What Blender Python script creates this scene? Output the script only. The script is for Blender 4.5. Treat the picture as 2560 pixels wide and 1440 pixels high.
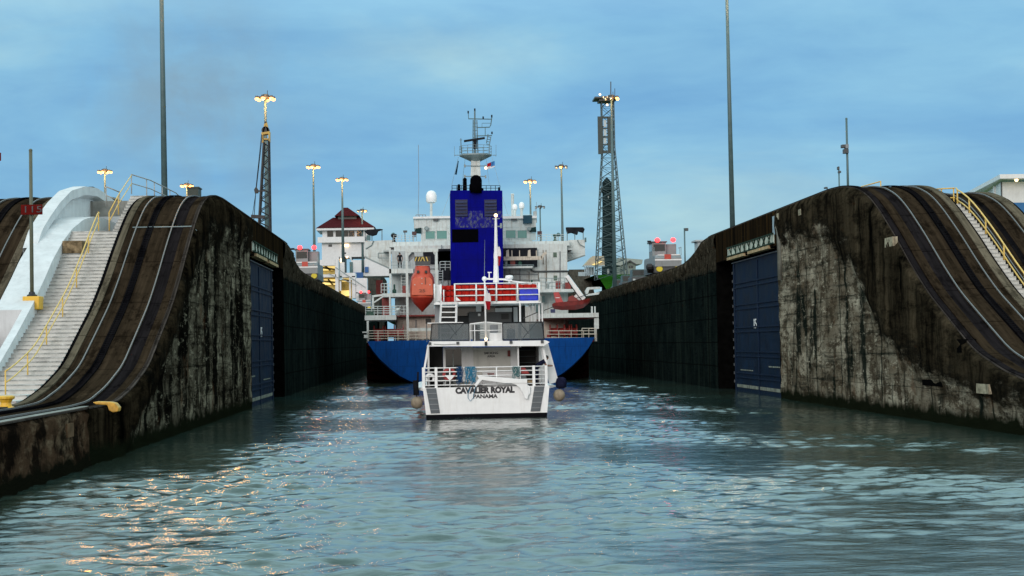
import bpy, bmesh, math, random
import numpy as np
from mathutils import Vector, Matrix
from math import radians, sin, cos, pi, atan, sqrt
random.seed(7); rng = np.random.default_rng(7)
for o in list(bpy.data.objects): bpy.data.objects.remove(o)
scene = bpy.context.scene
COL = scene.collection

# ---------------------------------------------------------------- camera
FL, CAMH = 4500.0, 3.8
_a = atan(200.5/FL); _p = atan(138.5/FL); _t = radians(1.0)
FW = np.array([sin(_a)*cos(_p), cos(_a)*cos(_p), sin(_p)])
_r0 = np.array([cos(_a), -sin(_a), 0.0]); _u0 = np.cross(_r0, FW)
RT = _r0*cos(_t) - _u0*sin(_t); UP = _r0*sin(_t) + _u0*cos(_t)
cd = bpy.data.cameras.new('camera'); cam = bpy.data.objects.new('camera', cd); COL.objects.link(cam)
cd.sensor_width = 36.0; cd.lens = 36.0*FL/2560.0; cd.clip_start = 0.5; cd.clip_end = 20000
m = Matrix(((RT[0], UP[0], -FW[0], 0), (RT[1], UP[1], -FW[1], 0), (RT[2], UP[2], -FW[2], CAMH), (0, 0, 0, 1)))
cam.matrix_world = m
scene.camera = cam
# survey of the place: the photograph measured with this camera, on planes of known distance
def _ray(x, y): return RT*(x-1280) - UP*(y-720) + FW*FL
def AtY(x, y, Y):
    r = _ray(x, y); t = Y/r[1]; return (r[0]*t, Y, CAMH + r[2]*t)
def AtX(x, y, X):
    r = _ray(x, y); t = X/r[0]; return (X, r[1]*t, CAMH + r[2]*t)

# ---------------------------------------------------------------- world, sun, exposure
SUN_EL, SUN_AZ = radians(16), radians(200)      # low bright western sky behind the viewer
world = bpy.data.worlds.new('World'); scene.world = world; world.use_nodes = True
nt = world.node_tree; nt.nodes.clear()
def N(t, typ, **k):
    n = t.nodes.new(typ)
    for a, b in k.items(): setattr(n, a, b)
    return n
out = N(nt, 'ShaderNodeOutputWorld'); bg = N(nt, 'ShaderNodeBackground'); bg.inputs[1].default_value = 0.123
sky = N(nt, 'ShaderNodeTexSky', sky_type='NISHITA'); sky.sun_disc = False
sky.sun_elevation = SUN_EL; sky.sun_rotation = SUN_AZ; sky.air_density = 1.2; sky.dust_density = 1.0; sky.ozone_density = 3.0
tc = N(nt, 'ShaderNodeTexCoord')
def wnoise(scale, detail, rough, loc=(0, 0, 0)):
    mp = N(nt, 'ShaderNodeMapping'); mp.inputs['Scale'].default_value = scale; mp.inputs['Location'].default_value = loc
    nz = N(nt, 'ShaderNodeTexNoise'); nz.inputs['Scale'].default_value = 1; nz.inputs['Detail'].default_value = detail; nz.inputs['Roughness'].default_value = rough
    nz.inputs['Distortion'].default_value = 0.35
    nt.links.new(tc.outputs['Generated'], mp.inputs[0]); nt.links.new(mp.outputs[0], nz.inputs['Vector']); return nz.outputs['Fac']
def wramp(src, stops):
    r = N(nt, 'ShaderNodeValToRGB'); e = r.color_ramp.elements
    while len(e) < len(stops): e.new(0.5)
    for q, (p, c) in zip(e, stops): q.position = p; q.color = (*c, 1)
    nt.links.new(src, r.inputs[0]); return r.outputs[0]
c1 = wramp(wnoise((3.6, 3.6, 11), 6, 0.52, (0.3, 1.7, 0.2)), [(0.36, (1.30, 3.35, 5.8)), (0.50, (1.85, 4.1, 6.15)), (0.64, (2.9, 4.95, 6.05))])
c2 = wramp(wnoise((9, 9, 34), 6, 0.6, (4.1, 0.2, 3)), [(0.36, (0.90, 0.92, 0.95)), (0.64, (1.13, 1.09, 1.03))])
mul = N(nt, 'ShaderNodeMix', data_type='RGBA', blend_type='MULTIPLY'); mul.inputs[0].default_value = 1
nt.links.new(c1, mul.inputs[6]); nt.links.new(c2, mul.inputs[7])
sep = N(nt, 'ShaderNodeSeparateXYZ'); nt.links.new(tc.outputs['Generated'], sep.inputs[0])
def wmap(src, a, b):
    r = N(nt, 'ShaderNodeMapRange'); r.inputs[1].default_value = a; r.inputs[2].default_value = b; nt.links.new(src, r.inputs[0]); return r.outputs[0]
def wmix(fac, a, col):
    x = N(nt, 'ShaderNodeMix', data_type='RGBA'); nt.links.new(fac, x.inputs[0]); nt.links.new(a, x.inputs[6]); x.inputs[7].default_value = (*col, 1); return x.outputs[2]
vd = N(nt, 'ShaderNodeVectorMath', operation='DISTANCE'); nt.links.new(tc.outputs['Generated'], vd.inputs[0]); vd.inputs[1].default_value = (-0.135, 0.978, 0.135)
sm = N(nt, 'ShaderNodeMath', operation='MULTIPLY'); nt.links.new(wmap(vd.outputs['Value'], 0.085, 0.0), sm.inputs[0]); nt.links.new(wmap(wnoise((16, 16, 14), 6, 0.6, (1, 2, 0.4)), 0.38, 0.62), sm.inputs[1])
sm2 = N(nt, 'ShaderNodeMath', operation='MULTIPLY'); nt.links.new(sm.outputs[0], sm2.inputs[0]); sm2.inputs[1].default_value = 0.75
mul_s = wmix(sm2.outputs[0], mul.outputs[2], (1.75, 2.55, 3.3))                     # thin exhaust smudge drifting off
cl = wmix(wmap(sep.outputs[2], 0.172, 0.36), mul_s, (7.8, 12.2, 12.9))      # thicker grey cloud overhead
cl = wmix(wmap(sep.outputs[1], 0.25, -0.8), cl, (8.2, 7.9, 7.6))                   # brighter warm west behind the viewer
mx = N(nt, 'ShaderNodeMix', data_type='RGBA'); mx.inputs[0].default_value = 0.88
nt.links.new(sky.outputs[0], mx.inputs[6]); nt.links.new(cl, mx.inputs[7])
nt.links.new(mx.outputs[2], bg.inputs[0]); nt.links.new(bg.outputs[0], out.inputs[0])
ld = bpy.data.lights.new('sun', 'SUN'); ld.energy = 1.35; ld.angle = radians(28); ld.color = (1.0, 0.93, 0.88)
sun = bpy.data.objects.new('sun', ld); COL.objects.link(sun)
_d = Vector((sin(SUN_AZ)*cos(SUN_EL), cos(SUN_AZ)*cos(SUN_EL), sin(SUN_EL)))
sun.rotation_euler = _d.to_track_quat('Z', 'Y').to_euler(); sun.location = (-20, -60, 60)
scene.view_settings.view_transform = 'Standard'; scene.view_settings.look = 'None'
scene.view_settings.exposure = 0.0; scene.view_settings.gamma = 1.0
scene.render.engine = 'CYCLES'
scene.cycles.max_bounces = 6; scene.cycles.transparent_max_bounces = 12
scene.cycles.use_denoising = True

# ---------------------------------------------------------------- materials
MATS = {}
def newmat(name):
    m = bpy.data.materials.new(name); m.use_nodes = True; t = m.node_tree
    b = t.nodes['Principled BSDF']; return m, t, b
def coords(t, scale=(1, 1, 1), kind='Object'):
    c = N(t, 'ShaderNodeTexCoord'); mp = N(t, 'ShaderNodeMapping'); mp.inputs['Scale'].default_value = scale
    t.links.new(c.outputs[kind], mp.inputs[0]); return mp.outputs[0]
def noise(t, vec, scale, detail=6, rough=0.6, dist=0.0):
    n = N(t, 'ShaderNodeTexNoise'); n.inputs['Scale'].default_value = scale; n.inputs['Detail'].default_value = detail
    n.inputs['Roughness'].default_value = rough; n.inputs['Distortion'].default_value = dist
    t.links.new(vec, n.inputs['Vector']); return n.outputs['Fac']
def ramp(t, src, stops, interp='LINEAR'):
    r = N(t, 'ShaderNodeValToRGB'); e = r.color_ramp.elements; r.color_ramp.interpolation = interp
    while len(e) < len(stops): e.new(0.5)
    for q, (p, c) in zip(e, stops):
        q.position = p; q.color = (c[0], c[1], c[2], 1) if not isinstance(c, (int, float)) else (c, c, c, 1)
    t.links.new(src, r.inputs[0]); return r.outputs[0]
def mix(t, fac, a, b, blend='MIX'):
    x = N(t, 'ShaderNodeMix', data_type='RGBA', blend_type=blend)
    for i, v in ((0, fac), (6, a), (7, b)):
        if isinstance(v, (int, float)): x.inputs[i].default_value = v
        elif isinstance(v, tuple): x.inputs[i].default_value = (*v[:3], 1)
        else: t.links.new(v, x.inputs[i])
    return x.outputs[2]
def math_(t, op, a, b=0.0, clamp=False):
    x = N(t, 'ShaderNodeMath', operation=op, use_clamp=clamp)
    for i, v in ((0, a), (1, b)):
        if isinstance(v, (int, float)): x.inputs[i].default_value = v
        else: t.links.new(v, x.inputs[i])
    return x.outputs[0]
def bumpn(t, b, h, strength=0.3, dist=0.05):
    n = N(t, 'ShaderNodeBump'); n.inputs['Strength'].default_value = strength; n.inputs['Distance'].default_value = dist
    t.links.new(h, n.inputs['Height']); t.links.new(n.outputs[0], b.inputs['Normal'])
def mat(name, col, rough=0.55, metal=0.0, var=0.12, scale=2.0, dirt=0.0, dirtcol=(0.08, 0.06, 0.045), streak=True, bump=0.0, spec=None, plates=None):
    if name in MATS: return MATS[name]
    m, t, b = newmat(name); v = coords(t)
    f = noise(t, v, scale)
    lo = tuple(max(0, c*(1-var*1.6)) for c in col); hi = tuple(min(1, c*(1+var*1.6)) for c in col)
    c = ramp(t, f, [(0.3, lo), (0.7, hi)])
    if dirt:
        sv = coords(t, (3, 3, 0.35) if streak else (1, 1, 1))
        d = ramp(t, noise(t, sv, 1.6, 8, 0.65), [(0.50, 0.0), (0.72, 1.0)])
        c = mix(t, math_(t, 'MULTIPLY', d, dirt), c, dirtcol)
    if plates:
        px = N(t, 'ShaderNodeSeparateXYZ'); t.links.new(coords(t), px.inputs[0]); ln = None
        for ax, p in ((0, plates[0]), (2, plates[1])):
            q = math_(t, 'PINGPONG', px.outputs[ax], p/2); q = ramp(t, q, [(0.012, 1.0), (0.035, 0.0)]); ln = q if ln is None else math_(t, 'MAXIMUM', ln, q)
        c = mix(t, math_(t, 'MULTIPLY', ln, 0.35), c, tuple(x*0.35 for x in col))
    t.links.new(c, b.inputs['Base Color']); b.inputs['Roughness'].default_value = rough; b.inputs['Metallic'].default_value = metal
    t.links.new(ramp(t, f, [(0.3, max(0.05, rough-0.1)), (0.7, min(1, rough+0.1))]), b.inputs['Roughness'])
    if spec is not None: b.inputs['Specular IOR Level'].default_value = spec
    elif rough >= 0.7: b.inputs['Specular IOR Level'].default_value = 0.0
    if bump: bumpn(t, b, noise(t, v, scale*5, 8), bump, 0.03)
    MATS[name] = m; return m
def emit(name, col, strength):
    if name in MATS: return MATS[name]
    m, t, b = newmat(name); b.inputs['Base Color'].default_value = (*col, 1); b.inputs['Emission Color'].default_value = (*col, 1)
    b.inputs['Emission Strength'].default_value = strength; MATS[name] = m; return m
def glass(name, col, rough=0.08, alpha=1.0):
    if name in MATS: return MATS[name]
    m, t, b = newmat(name); b.inputs['Base Color'].default_value = (*col, 1); b.inputs['Roughness'].default_value = rough
    b.inputs['Alpha'].default_value = alpha; b.inputs['Specular IOR Level'].default_value = 0.6; MATS[name] = m; return m

white = mat('white_paint', (0.72, 0.73, 0.74), 0.4, var=0.05, dirt=0.18, dirtcol=(0.30, 0.24, 0.18))
white_clean = mat('fresh_white_paint', (0.86, 0.87, 0.88), 0.35, var=0.03, dirt=0.14, dirtcol=(0.4, 0.36, 0.3), streak=True)
ship_white = mat('ship_white', (0.54, 0.60, 0.60), 0.45, var=0.09, dirt=0.55, dirtcol=(0.27, 0.19, 0.12), plates=(3.1, 2.7))
grey_paint = mat('grey_paint', (0.22, 0.24, 0.26), 0.5, var=0.1, dirt=0.15)
dark_grey = mat('dark_grey', (0.055, 0.06, 0.065), 0.5, var=0.15)
black = mat('black_paint', (0.012, 0.012, 0.014), 0.55, var=0.2)
black_rubber = mat('black_rubber', (0.015, 0.016, 0.02), 0.7, var=0.2)
steel = mat('galvanised_steel', (0.20, 0.25, 0.26), 0.45, 0.3, var=0.12)
pole_paint = mat('green_grey_pole_paint', (0.075, 0.13, 0.14), 0.5, var=0.1)
rail_steel = mat('worn_rail_steel', (0.13, 0.125, 0.125), 0.55, 0.1, var=0.15, scale=3)
yellow = mat('yellow_paint', (0.72, 0.42, 0.03), 0.5, var=0.08, dirt=0.25)
rail_yellow = mat('handrail_yellow', (0.70, 0.45, 0.10), 0.5, var=0.08, dirt=0.15)
rust = mat('rust', (0.16, 0.065, 0.025), 0.85, var=0.35, scale=3)
red_dark = mat('oxide_red', (0.20, 0.018, 0.015), 0.5, var=0.2, dirt=0.25)
red_bright = mat('red_fabric', (0.42, 0.022, 0.016), 0.7, var=0.25, scale=5)
blue_tarp = mat('blue_tarpaulin', (0.012, 0.035, 0.55), 0.45, var=0.15, scale=4)
orange = mat('lifeboat_orange', (0.50, 0.065, 0.030), 0.42, var=0.1, dirt=0.15)
orange_dark = mat('lifeboat_red_bottom', (0.30, 0.022, 0.012), 0.42, var=0.12)
funnel_blue = mat('funnel_blue', (0.002, 0.003, 0.185), 0.7, var=0.12, scale=0.6, dirt=0.5, dirtcol=(0.001, 0.001, 0.06), spec=0.04, plates=(2.1, 1.8))
hull_blue = mat('hull_blue', (0.003, 0.056, 0.245), 0.6, var=0.14, scale=0.5, dirt=0.7, dirtcol=(0.004, 0.020, 0.065), spec=0.05, plates=(4.2, 1.7))
hull_dark = mat('antifouling', (0.020, 0.006, 0.006), 0.7, var=0.3)
roof_red = mat('red_roof_tiles', (0.060, 0.014, 0.017), 0.85, var=0.18, scale=3, bump=0.3)
conc_white = mat('whitewashed_concrete', (0.63, 0.645, 0.66), 0.8, var=0.06, scale=1.2, dirt=0.30, dirtcol=(0.36, 0.36, 0.36), bump=0.25)
conc_grey = mat('grey_concrete', (0.26, 0.26, 0.24), 0.85, var=0.18, dirt=0.4, bump=0.2)
canvas_dark = mat('dark_canvas', (0.018, 0.02, 0.024), 0.8, var=0.2)
rope_blue = mat('blue_rope', (0.05, 0.22, 0.36), 0.8, var=0.25, scale=20)
fender_tan = mat('weathered_fender', (0.30, 0.25, 0.19), 0.75, var=0.15, scale=4, dirt=0.3)
skin = mat('skin', (0.20, 0.10, 0.065), 0.55, var=0.08)
hair = mat('black_hair', (0.01, 0.009, 0.008), 0.6, var=0.2)
navy_cloth = mat('navy_cloth', (0.012, 0.014, 0.035), 0.85, var=0.2, scale=8)
win_dark = glass('dark_window_glass', (0.012, 0.018, 0.02), 0.07)
win_teal = glass('teal_window_glass', (0.10, 0.26, 0.24), 0.12)
letter_black = mat('black_lettering', (0.015, 0.016, 0.022), 0.5, var=0.1)
letter_white = mat('white_lettering', (0.75, 0.75, 0.75), 0.5, var=0.05)
lamp_warm = emit('floodlight_glow', (1.0, 0.44, 0.13), 3.6)
lamp_near = emit('near_floodlight_glow', (1.0, 0.40, 0.06), 240)
lamp_near_b = emit('second_floodlight_glow', (1.0, 0.66, 0.36), 60)
lamp_white = emit('white_lamp_glow', (1.0, 0.70, 0.38), 3)
lamp_red = emit('red_lamp_glow', (1.0, 0.03, 0.035), 5)
ceiling_glow = emit('lit_ceiling', (1.0, 0.74, 0.25), 0.75)  # no lamp: ceilings and soffit emit to imitate lamplight falling on them

# ---------------------------------------------------------------- object helpers
class MB:
    def __init__(s): s.v = []; s.f = []; s.mi = []; s.cur = 0; s.smooth = False
    def add(s, vs, fs, mi=None):
        n = len(s.v); s.v += [tuple(map(float, q)) for q in vs]
        s.f += [tuple(n+i for i in q) for q in fs]; s.mi += [s.cur if mi is None else mi]*len(fs); return s
    def box(s, x0, x1, y0, y1, z0, z1, mi=None):
        x0, x1 = sorted((x0, x1)); y0, y1 = sorted((y0, y1)); z0, z1 = sorted((z0, z1))
        v = [(x, y, z) for z in (z0, z1) for y in (y0, y1) for x in (x0, x1)]
        return s.add(v, [(0, 2, 3, 1), (4, 5, 7, 6), (0, 1, 5, 4), (2, 6, 7, 3), (0, 4, 6, 2), (1, 3, 7, 5)], mi)
    def pbox(s, x0, y0, x1, y1, Y, d, mi=None):
        """box whose front face spans a rectangle seen in the survey at distance Y, d deep"""
        xc, yc = (x0+x1)/2, (y0+y1)/2
        return s.box(AtY(x0, yc, Y)[0], AtY(x1, yc, Y)[0], Y, Y+d, AtY(xc, y1, Y)[2], AtY(xc, y0, Y)[2], mi)
    def bar(s, p, q, w, h=None, mi=None):
        h = h or w; p = Vector(p); q = Vector(q); d = (q-p)
        if d.length < 1e-6: return s
        d.normalize(); u = d.cross(Vector((0, 0, 1)))
        if u.length < 1e-3: u = Vector((1, 0, 0))
        u.normalize(); k = u.cross(d); vs = []
        for e in (p, q):
            for a, b in ((-1, -1), (1, -1), (1, 1), (-1, 1)): vs.append(e + u*(a*w/2) + k*(b*h/2))
        return s.add(vs, [(0, 1, 2, 3)[::-1], (4, 5, 6, 7), (0, 4, 5, 1)[::-1], (1, 5, 6, 2)[::-1], (2, 6, 7, 3)[::-1], (3, 7, 4, 0)[::-1]], mi)
    def tube(s, pts, r, n=6, mi=None, r2=None):
        pts = [Vector(p) for p in pts]; k = len(pts); vs = []; fs = []
        up = Vector((0.13, 0.31, 0.94))
        for i, p in enumerate(pts):
            d = (pts[min(i+1, k-1)] - pts[max(i-1, 0)])
            if d.length < 1e-9: d = Vector((0, 0, 1))
            d.normalize(); u = d.cross(up)
            if u.length < 0.05: u = d.cross(Vector((1, 0, 0)))
            u.normalize(); w = u.cross(d)
            rr = r if r2 is None else r + (r2-r)*i/(k-1)
            for j in range(n):
                a = 2*pi*j/n; vs.append(p + u*(cos(a)*rr) + w*(sin(a)*rr))
        for i in range(k-1):
            for j in range(n): fs.append((i*n+j, (i+1)*n+j, (i+1)*n+(j+1) % n, i*n+(j+1) % n))
        fs.append(tuple(range(n))); fs.append(tuple(range((k-1)*n, k*n))[::-1])
        return s.add(vs, fs, mi)
    def lathe(s, c, prof, n=16, axis='z', mi=None):
        vs = []; fs = []; k = len(prof)
        for r, h in prof:
            for j in range(n):
                a = 2*pi*j/n
                d = {'z': (cos(a)*r, sin(a)*r, h), 'y': (cos(a)*r, h, sin(a)*r), 'x': (h, cos(a)*r, sin(a)*r)}[axis]
                vs.append((c[0]+d[0], c[1]+d[1], c[2]+d[2]))
        for i in range(k-1):
            for j in range(n): fs.append((i*n+j, i*n+(j+1) % n, (i+1)*n+(j+1) % n, (i+1)*n+j))
        fs.append(tuple(range(n))[::-1]); fs.append(tuple(range((k-1)*n, k*n)))
        return s.add(vs, fs, mi)
    def ball(s, c, r, n=12, sz=1.0, mi=None):
        return s.lathe(c, [(max(0.001, r*sin(pi*i/n)), -r*sz*cos(pi*i/n)) for i in range(n+1)], n*2, 'z', mi)
    def prism(s, poly, y0, y1, mi=None):
        """polygon in x,z pushed from y0 to y1"""
        n = len(poly); vs = [(x, y0, z) for x, z in poly] + [(x, y1, z) for x, z in poly]
        return s.add(vs, [tuple(range(n)), tuple(range(n, 2*n))[::-1]] + [(i, i+n, (i+1) % n+n, (i+1) % n) for i in range(n)], mi)
    def pprism(s, pix, Y, d, mi=None):
        return s.prism([(AtY(x, y, Y)[0], AtY(x, y, Y)[2]) for x, y in pix], Y, Y+d, mi)
    def xprism(s, poly, x0, x1, mi=None):
        n = len(poly); vs = [(x0, y, z) for y, z in poly] + [(x1, y, z) for y, z in poly]
        return s.add(vs, [tuple(range(n)), tuple(range(n, 2*n))[::-1]] + [(i, i+n, (i+1) % n+n, (i+1) % n) for i in range(n)], mi)
    def zprism(s, poly, z0, z1, mi=None):
        n = len(poly); vs = [(x, y, z0) for x, y in poly] + [(x, y, z1) for x, y in poly]
        return s.add(vs, [tuple(range(n))[::-1], tuple(range(n, 2*n))] + [(i, (i+1) % n, (i+1) % n+n, i+n) for i in range(n)], mi)
    def grid(s, rows, mi=None, closed=False):
        k = len(rows); n = len(rows[0]); vs = [p for r in rows for p in r]; fs = []
        for i in range(k-1):
            for j in range(n if closed else n-1): fs.append((i*n+j, i*n+(j+1) % n, (i+1)*n+(j+1) % n, (i+1)*n+j))
        return s.add(vs, fs, mi)
    def ptube(s, pix, Y, r, n=5, mi=None):
        return s.tube([AtY(x, y, Y) for x, y in pix], r, n, mi)
    def pieces(s):
        """groups of faces that stand apart from one another"""
        n = len(s.v); par = list(range(n))
        def find(a):
            while par[a] != a: par[a] = par[par[a]]; a = par[a]
            return a
        for f in s.f:
            r = find(f[0])
            for q in f[1:]: par[find(q)] = r
        ids = {}
        for i in range(n): ids.setdefault(find(i), []).append(i)
        ks = list(ids)
        if len(ks) < 2 or len(ks) > 300: return None
        P = np.array(s.v); lo = np.array([P[ids[k]].min(0) for k in ks]); hi = np.array([P[ids[k]].max(0) for k in ks])
        size = (hi-lo).max(1); gap = np.maximum(0, np.maximum(lo[:, None]-hi[None], lo[None]-hi[:, None]))
        near = np.sqrt((gap**2).sum(2)) <= np.maximum(0.02, 0.5*np.maximum(size[:, None], size[None]))
        grp = -np.ones(len(ks), int); g = 0
        for i in range(len(ks)):
            if grp[i] >= 0: continue
            st = [i]; grp[i] = g
            while st:
                a = st.pop()
                for b in np.nonzero(near[a] & (grp < 0))[0]: grp[b] = g; st.append(b)
            g += 1
        if g < 2: return None
        pos = {k: i for i, k in enumerate(ks)}
        return [[fi for fi, f in enumerate(s.f) if grp[pos[find(f[0])]] == q] for q in range(g)]
    def build(s, name, mats, parent=None, smooth=False, bevel=0.0, fix=True):
        if parent is not None and len(s.v) < 6000:
            pc = s.pieces()
            if pc:
                res = []
                for fl in sorted(pc, key=len, reverse=True):
                    q = MB(); mp = {}
                    for fi in fl:
                        for i in s.f[fi]:
                            if i not in mp: mp[i] = len(q.v); q.v.append(s.v[i])
                        q.f.append(tuple(mp[i] for i in s.f[fi])); q.mi.append(s.mi[fi])
                    res.append(q._build(name, mats, parent, smooth, bevel, fix))
                return res[0]
        return s._build(name, mats, parent, smooth, bevel, fix)
    def _build(s, name, mats, parent=None, smooth=False, bevel=0.0, fix=True):
        me = bpy.data.meshes.new(name); base = Vector(root_loc(parent)) if parent else Vector((0, 0, 0))
        me.from_pydata([tuple(Vector(v)-base) for v in s.v], [], s.f); me.update()
        if not isinstance(mats, (list, tuple)): mats = [mats]
        for q in mats: me.materials.append(q)
        if len(mats) > 1: me.polygons.foreach_set('material_index', s.mi)
        if fix and len(s.f) < 60000:
            bm = bmesh.new(); bm.from_mesh(me); bmesh.ops.recalc_face_normals(bm, faces=bm.faces); bm.to_mesh(me); bm.free()
        if smooth:
            me.polygons.foreach_set('use_smooth', [True]*len(me.polygons))
        o = bpy.data.objects.new(name, me); COL.objects.link(o)
        if parent: o.parent = parent
        if bevel:
            b = o.modifiers.new('bevel', 'BEVEL'); b.width = bevel; b.segments = 2; b.limit_method = 'ANGLE'
        return o
def root_loc(o):
    l = Vector(o.location)
    while o.parent: o = o.parent; l = l + Vector(o.location)
    return l
def tag(o, label, cat, group=None, kind=None):
    if label: o['label'] = label
    if cat: o['category'] = cat
    if group: o['group'] = group
    if kind: o['kind'] = kind
    return o
def thing(name, loc, label, cat, group=None):
    o = bpy.data.objects.new(name, None); COL.objects.link(o); o.location = loc; o.empty_display_size = 0.3
    return tag(o, label, cat, group)
def solo(mb, name, mats, label, cat, loc=None, group=None, smooth=False, bevel=0.0, kind=None):
    """a thing that is one mesh, its origin moved to its base"""
    o = mb.build(name, mats, None, smooth, bevel)
    if loc is None:
        a = np.array(mb.v); loc = (float(a[:, 0].mean()), float(a[:, 1].mean()), float(a[:, 2].min()))
    o.data.transform(Matrix.Translation(-Vector(loc))); o.location = loc
    return tag(o, label, cat, group, kind)
def copy_tree(o, loc=None, rotz=None, scale=None, label=None, group=None):
    r = o.copy(); COL.objects.link(r)
    if loc is not None: r.location = loc
    if rotz is not None: r.rotation_euler = (0, 0, rotz)
    if scale is not None: r.scale = (scale,)*3
    if label: r['label'] = label
    if group: r['group'] = group
    def rec(src, dst):
        for ch in [q for q in bpy.data.objects if q.parent == src]:
            c = ch.copy(); COL.objects.link(c); c.parent = dst; rec(ch, c)
    rec(o, r); return r
def text(body, name, size, loc, m, parent=None, rot=(pi/2, 0, 0), bold=0.0, ext=0.006, width=None):
    cu = bpy.data.curves.new(name, 'FONT'); cu.body = body; cu.size = size; cu.align_x = 'CENTER'; cu.align_y = 'CENTER'
    cu.extrude = ext; cu.offset = bold
    o = bpy.data.objects.new(name, cu); COL.objects.link(o)
    bpy.context.view_layer.update()
    dg = bpy.context.evaluated_depsgraph_get(); me = bpy.data.meshes.new_from_object(o.evaluated_get(dg))
    bpy.data.objects.remove(o); bpy.data.curves.remove(cu)
    if width:
        xs = [v.co.x for v in me.vertices]; k = width/(max(xs)-min(xs))
        me.transform(Matrix.Scale(k, 4, (1, 0, 0)))
    o = bpy.data.objects.new(name, me); COL.objects.link(o); me.materials.clear(); me.materials.append(m)
    base = root_loc(parent) if parent else Vector((0, 0, 0))
    o.location = Vector(loc)-base; o.rotation_euler = rot
    if parent: o.parent = parent
    return o
# ================================================================= lock walls
XL, XR = -11.4, 22.1
PROF = [(-60, 1.88), (62, 1.88), (65.5, 1.95), (69, 2.4), (72.7, 3.15), (76, 4.4), (79.5, 5.75), (82.2, 7.1), (85, 8.65), (88, 10.15), (90, 10.95), (92.5, 11.55),
        (95.5, 11.88), (99, 12.0), (142, 12.0), (146.5, 11.8), (149.5, 11.25), (153, 10.8), (157, 10.5), (162, 10.4), (700, 10.4)]
def smooth_prof():
    ys = np.linspace(-60, 700, 7601); zs = np.interp(ys, [p[0] for p in PROF], [p[1] for p in PROF])
    k = np.ones(21)/21; zz = np.convolve(np.pad(zs, 10, 'edge'), k, 'valid'); return ys, zz
_PY, _PZ = smooth_prof()
def zp(y): return float(np.interp(y, _PY, _PZ))
def yinv(z): # on the incline only
    m = (_PY > 62) & (_PY < 99); return float(np.interp(z, _PZ[m], _PY[m]))
YS = sorted(set([-60, 0, 20, 35, 48, 55, 60] + list(np.arange(62, 100, 0.6)) + [100, 104, 108, 113.9, 120, 127, 134, 139] + list(np.arange(140, 163, 1.0)) + [170, 190, 220, 260, 300, 340, 388]))

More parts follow.
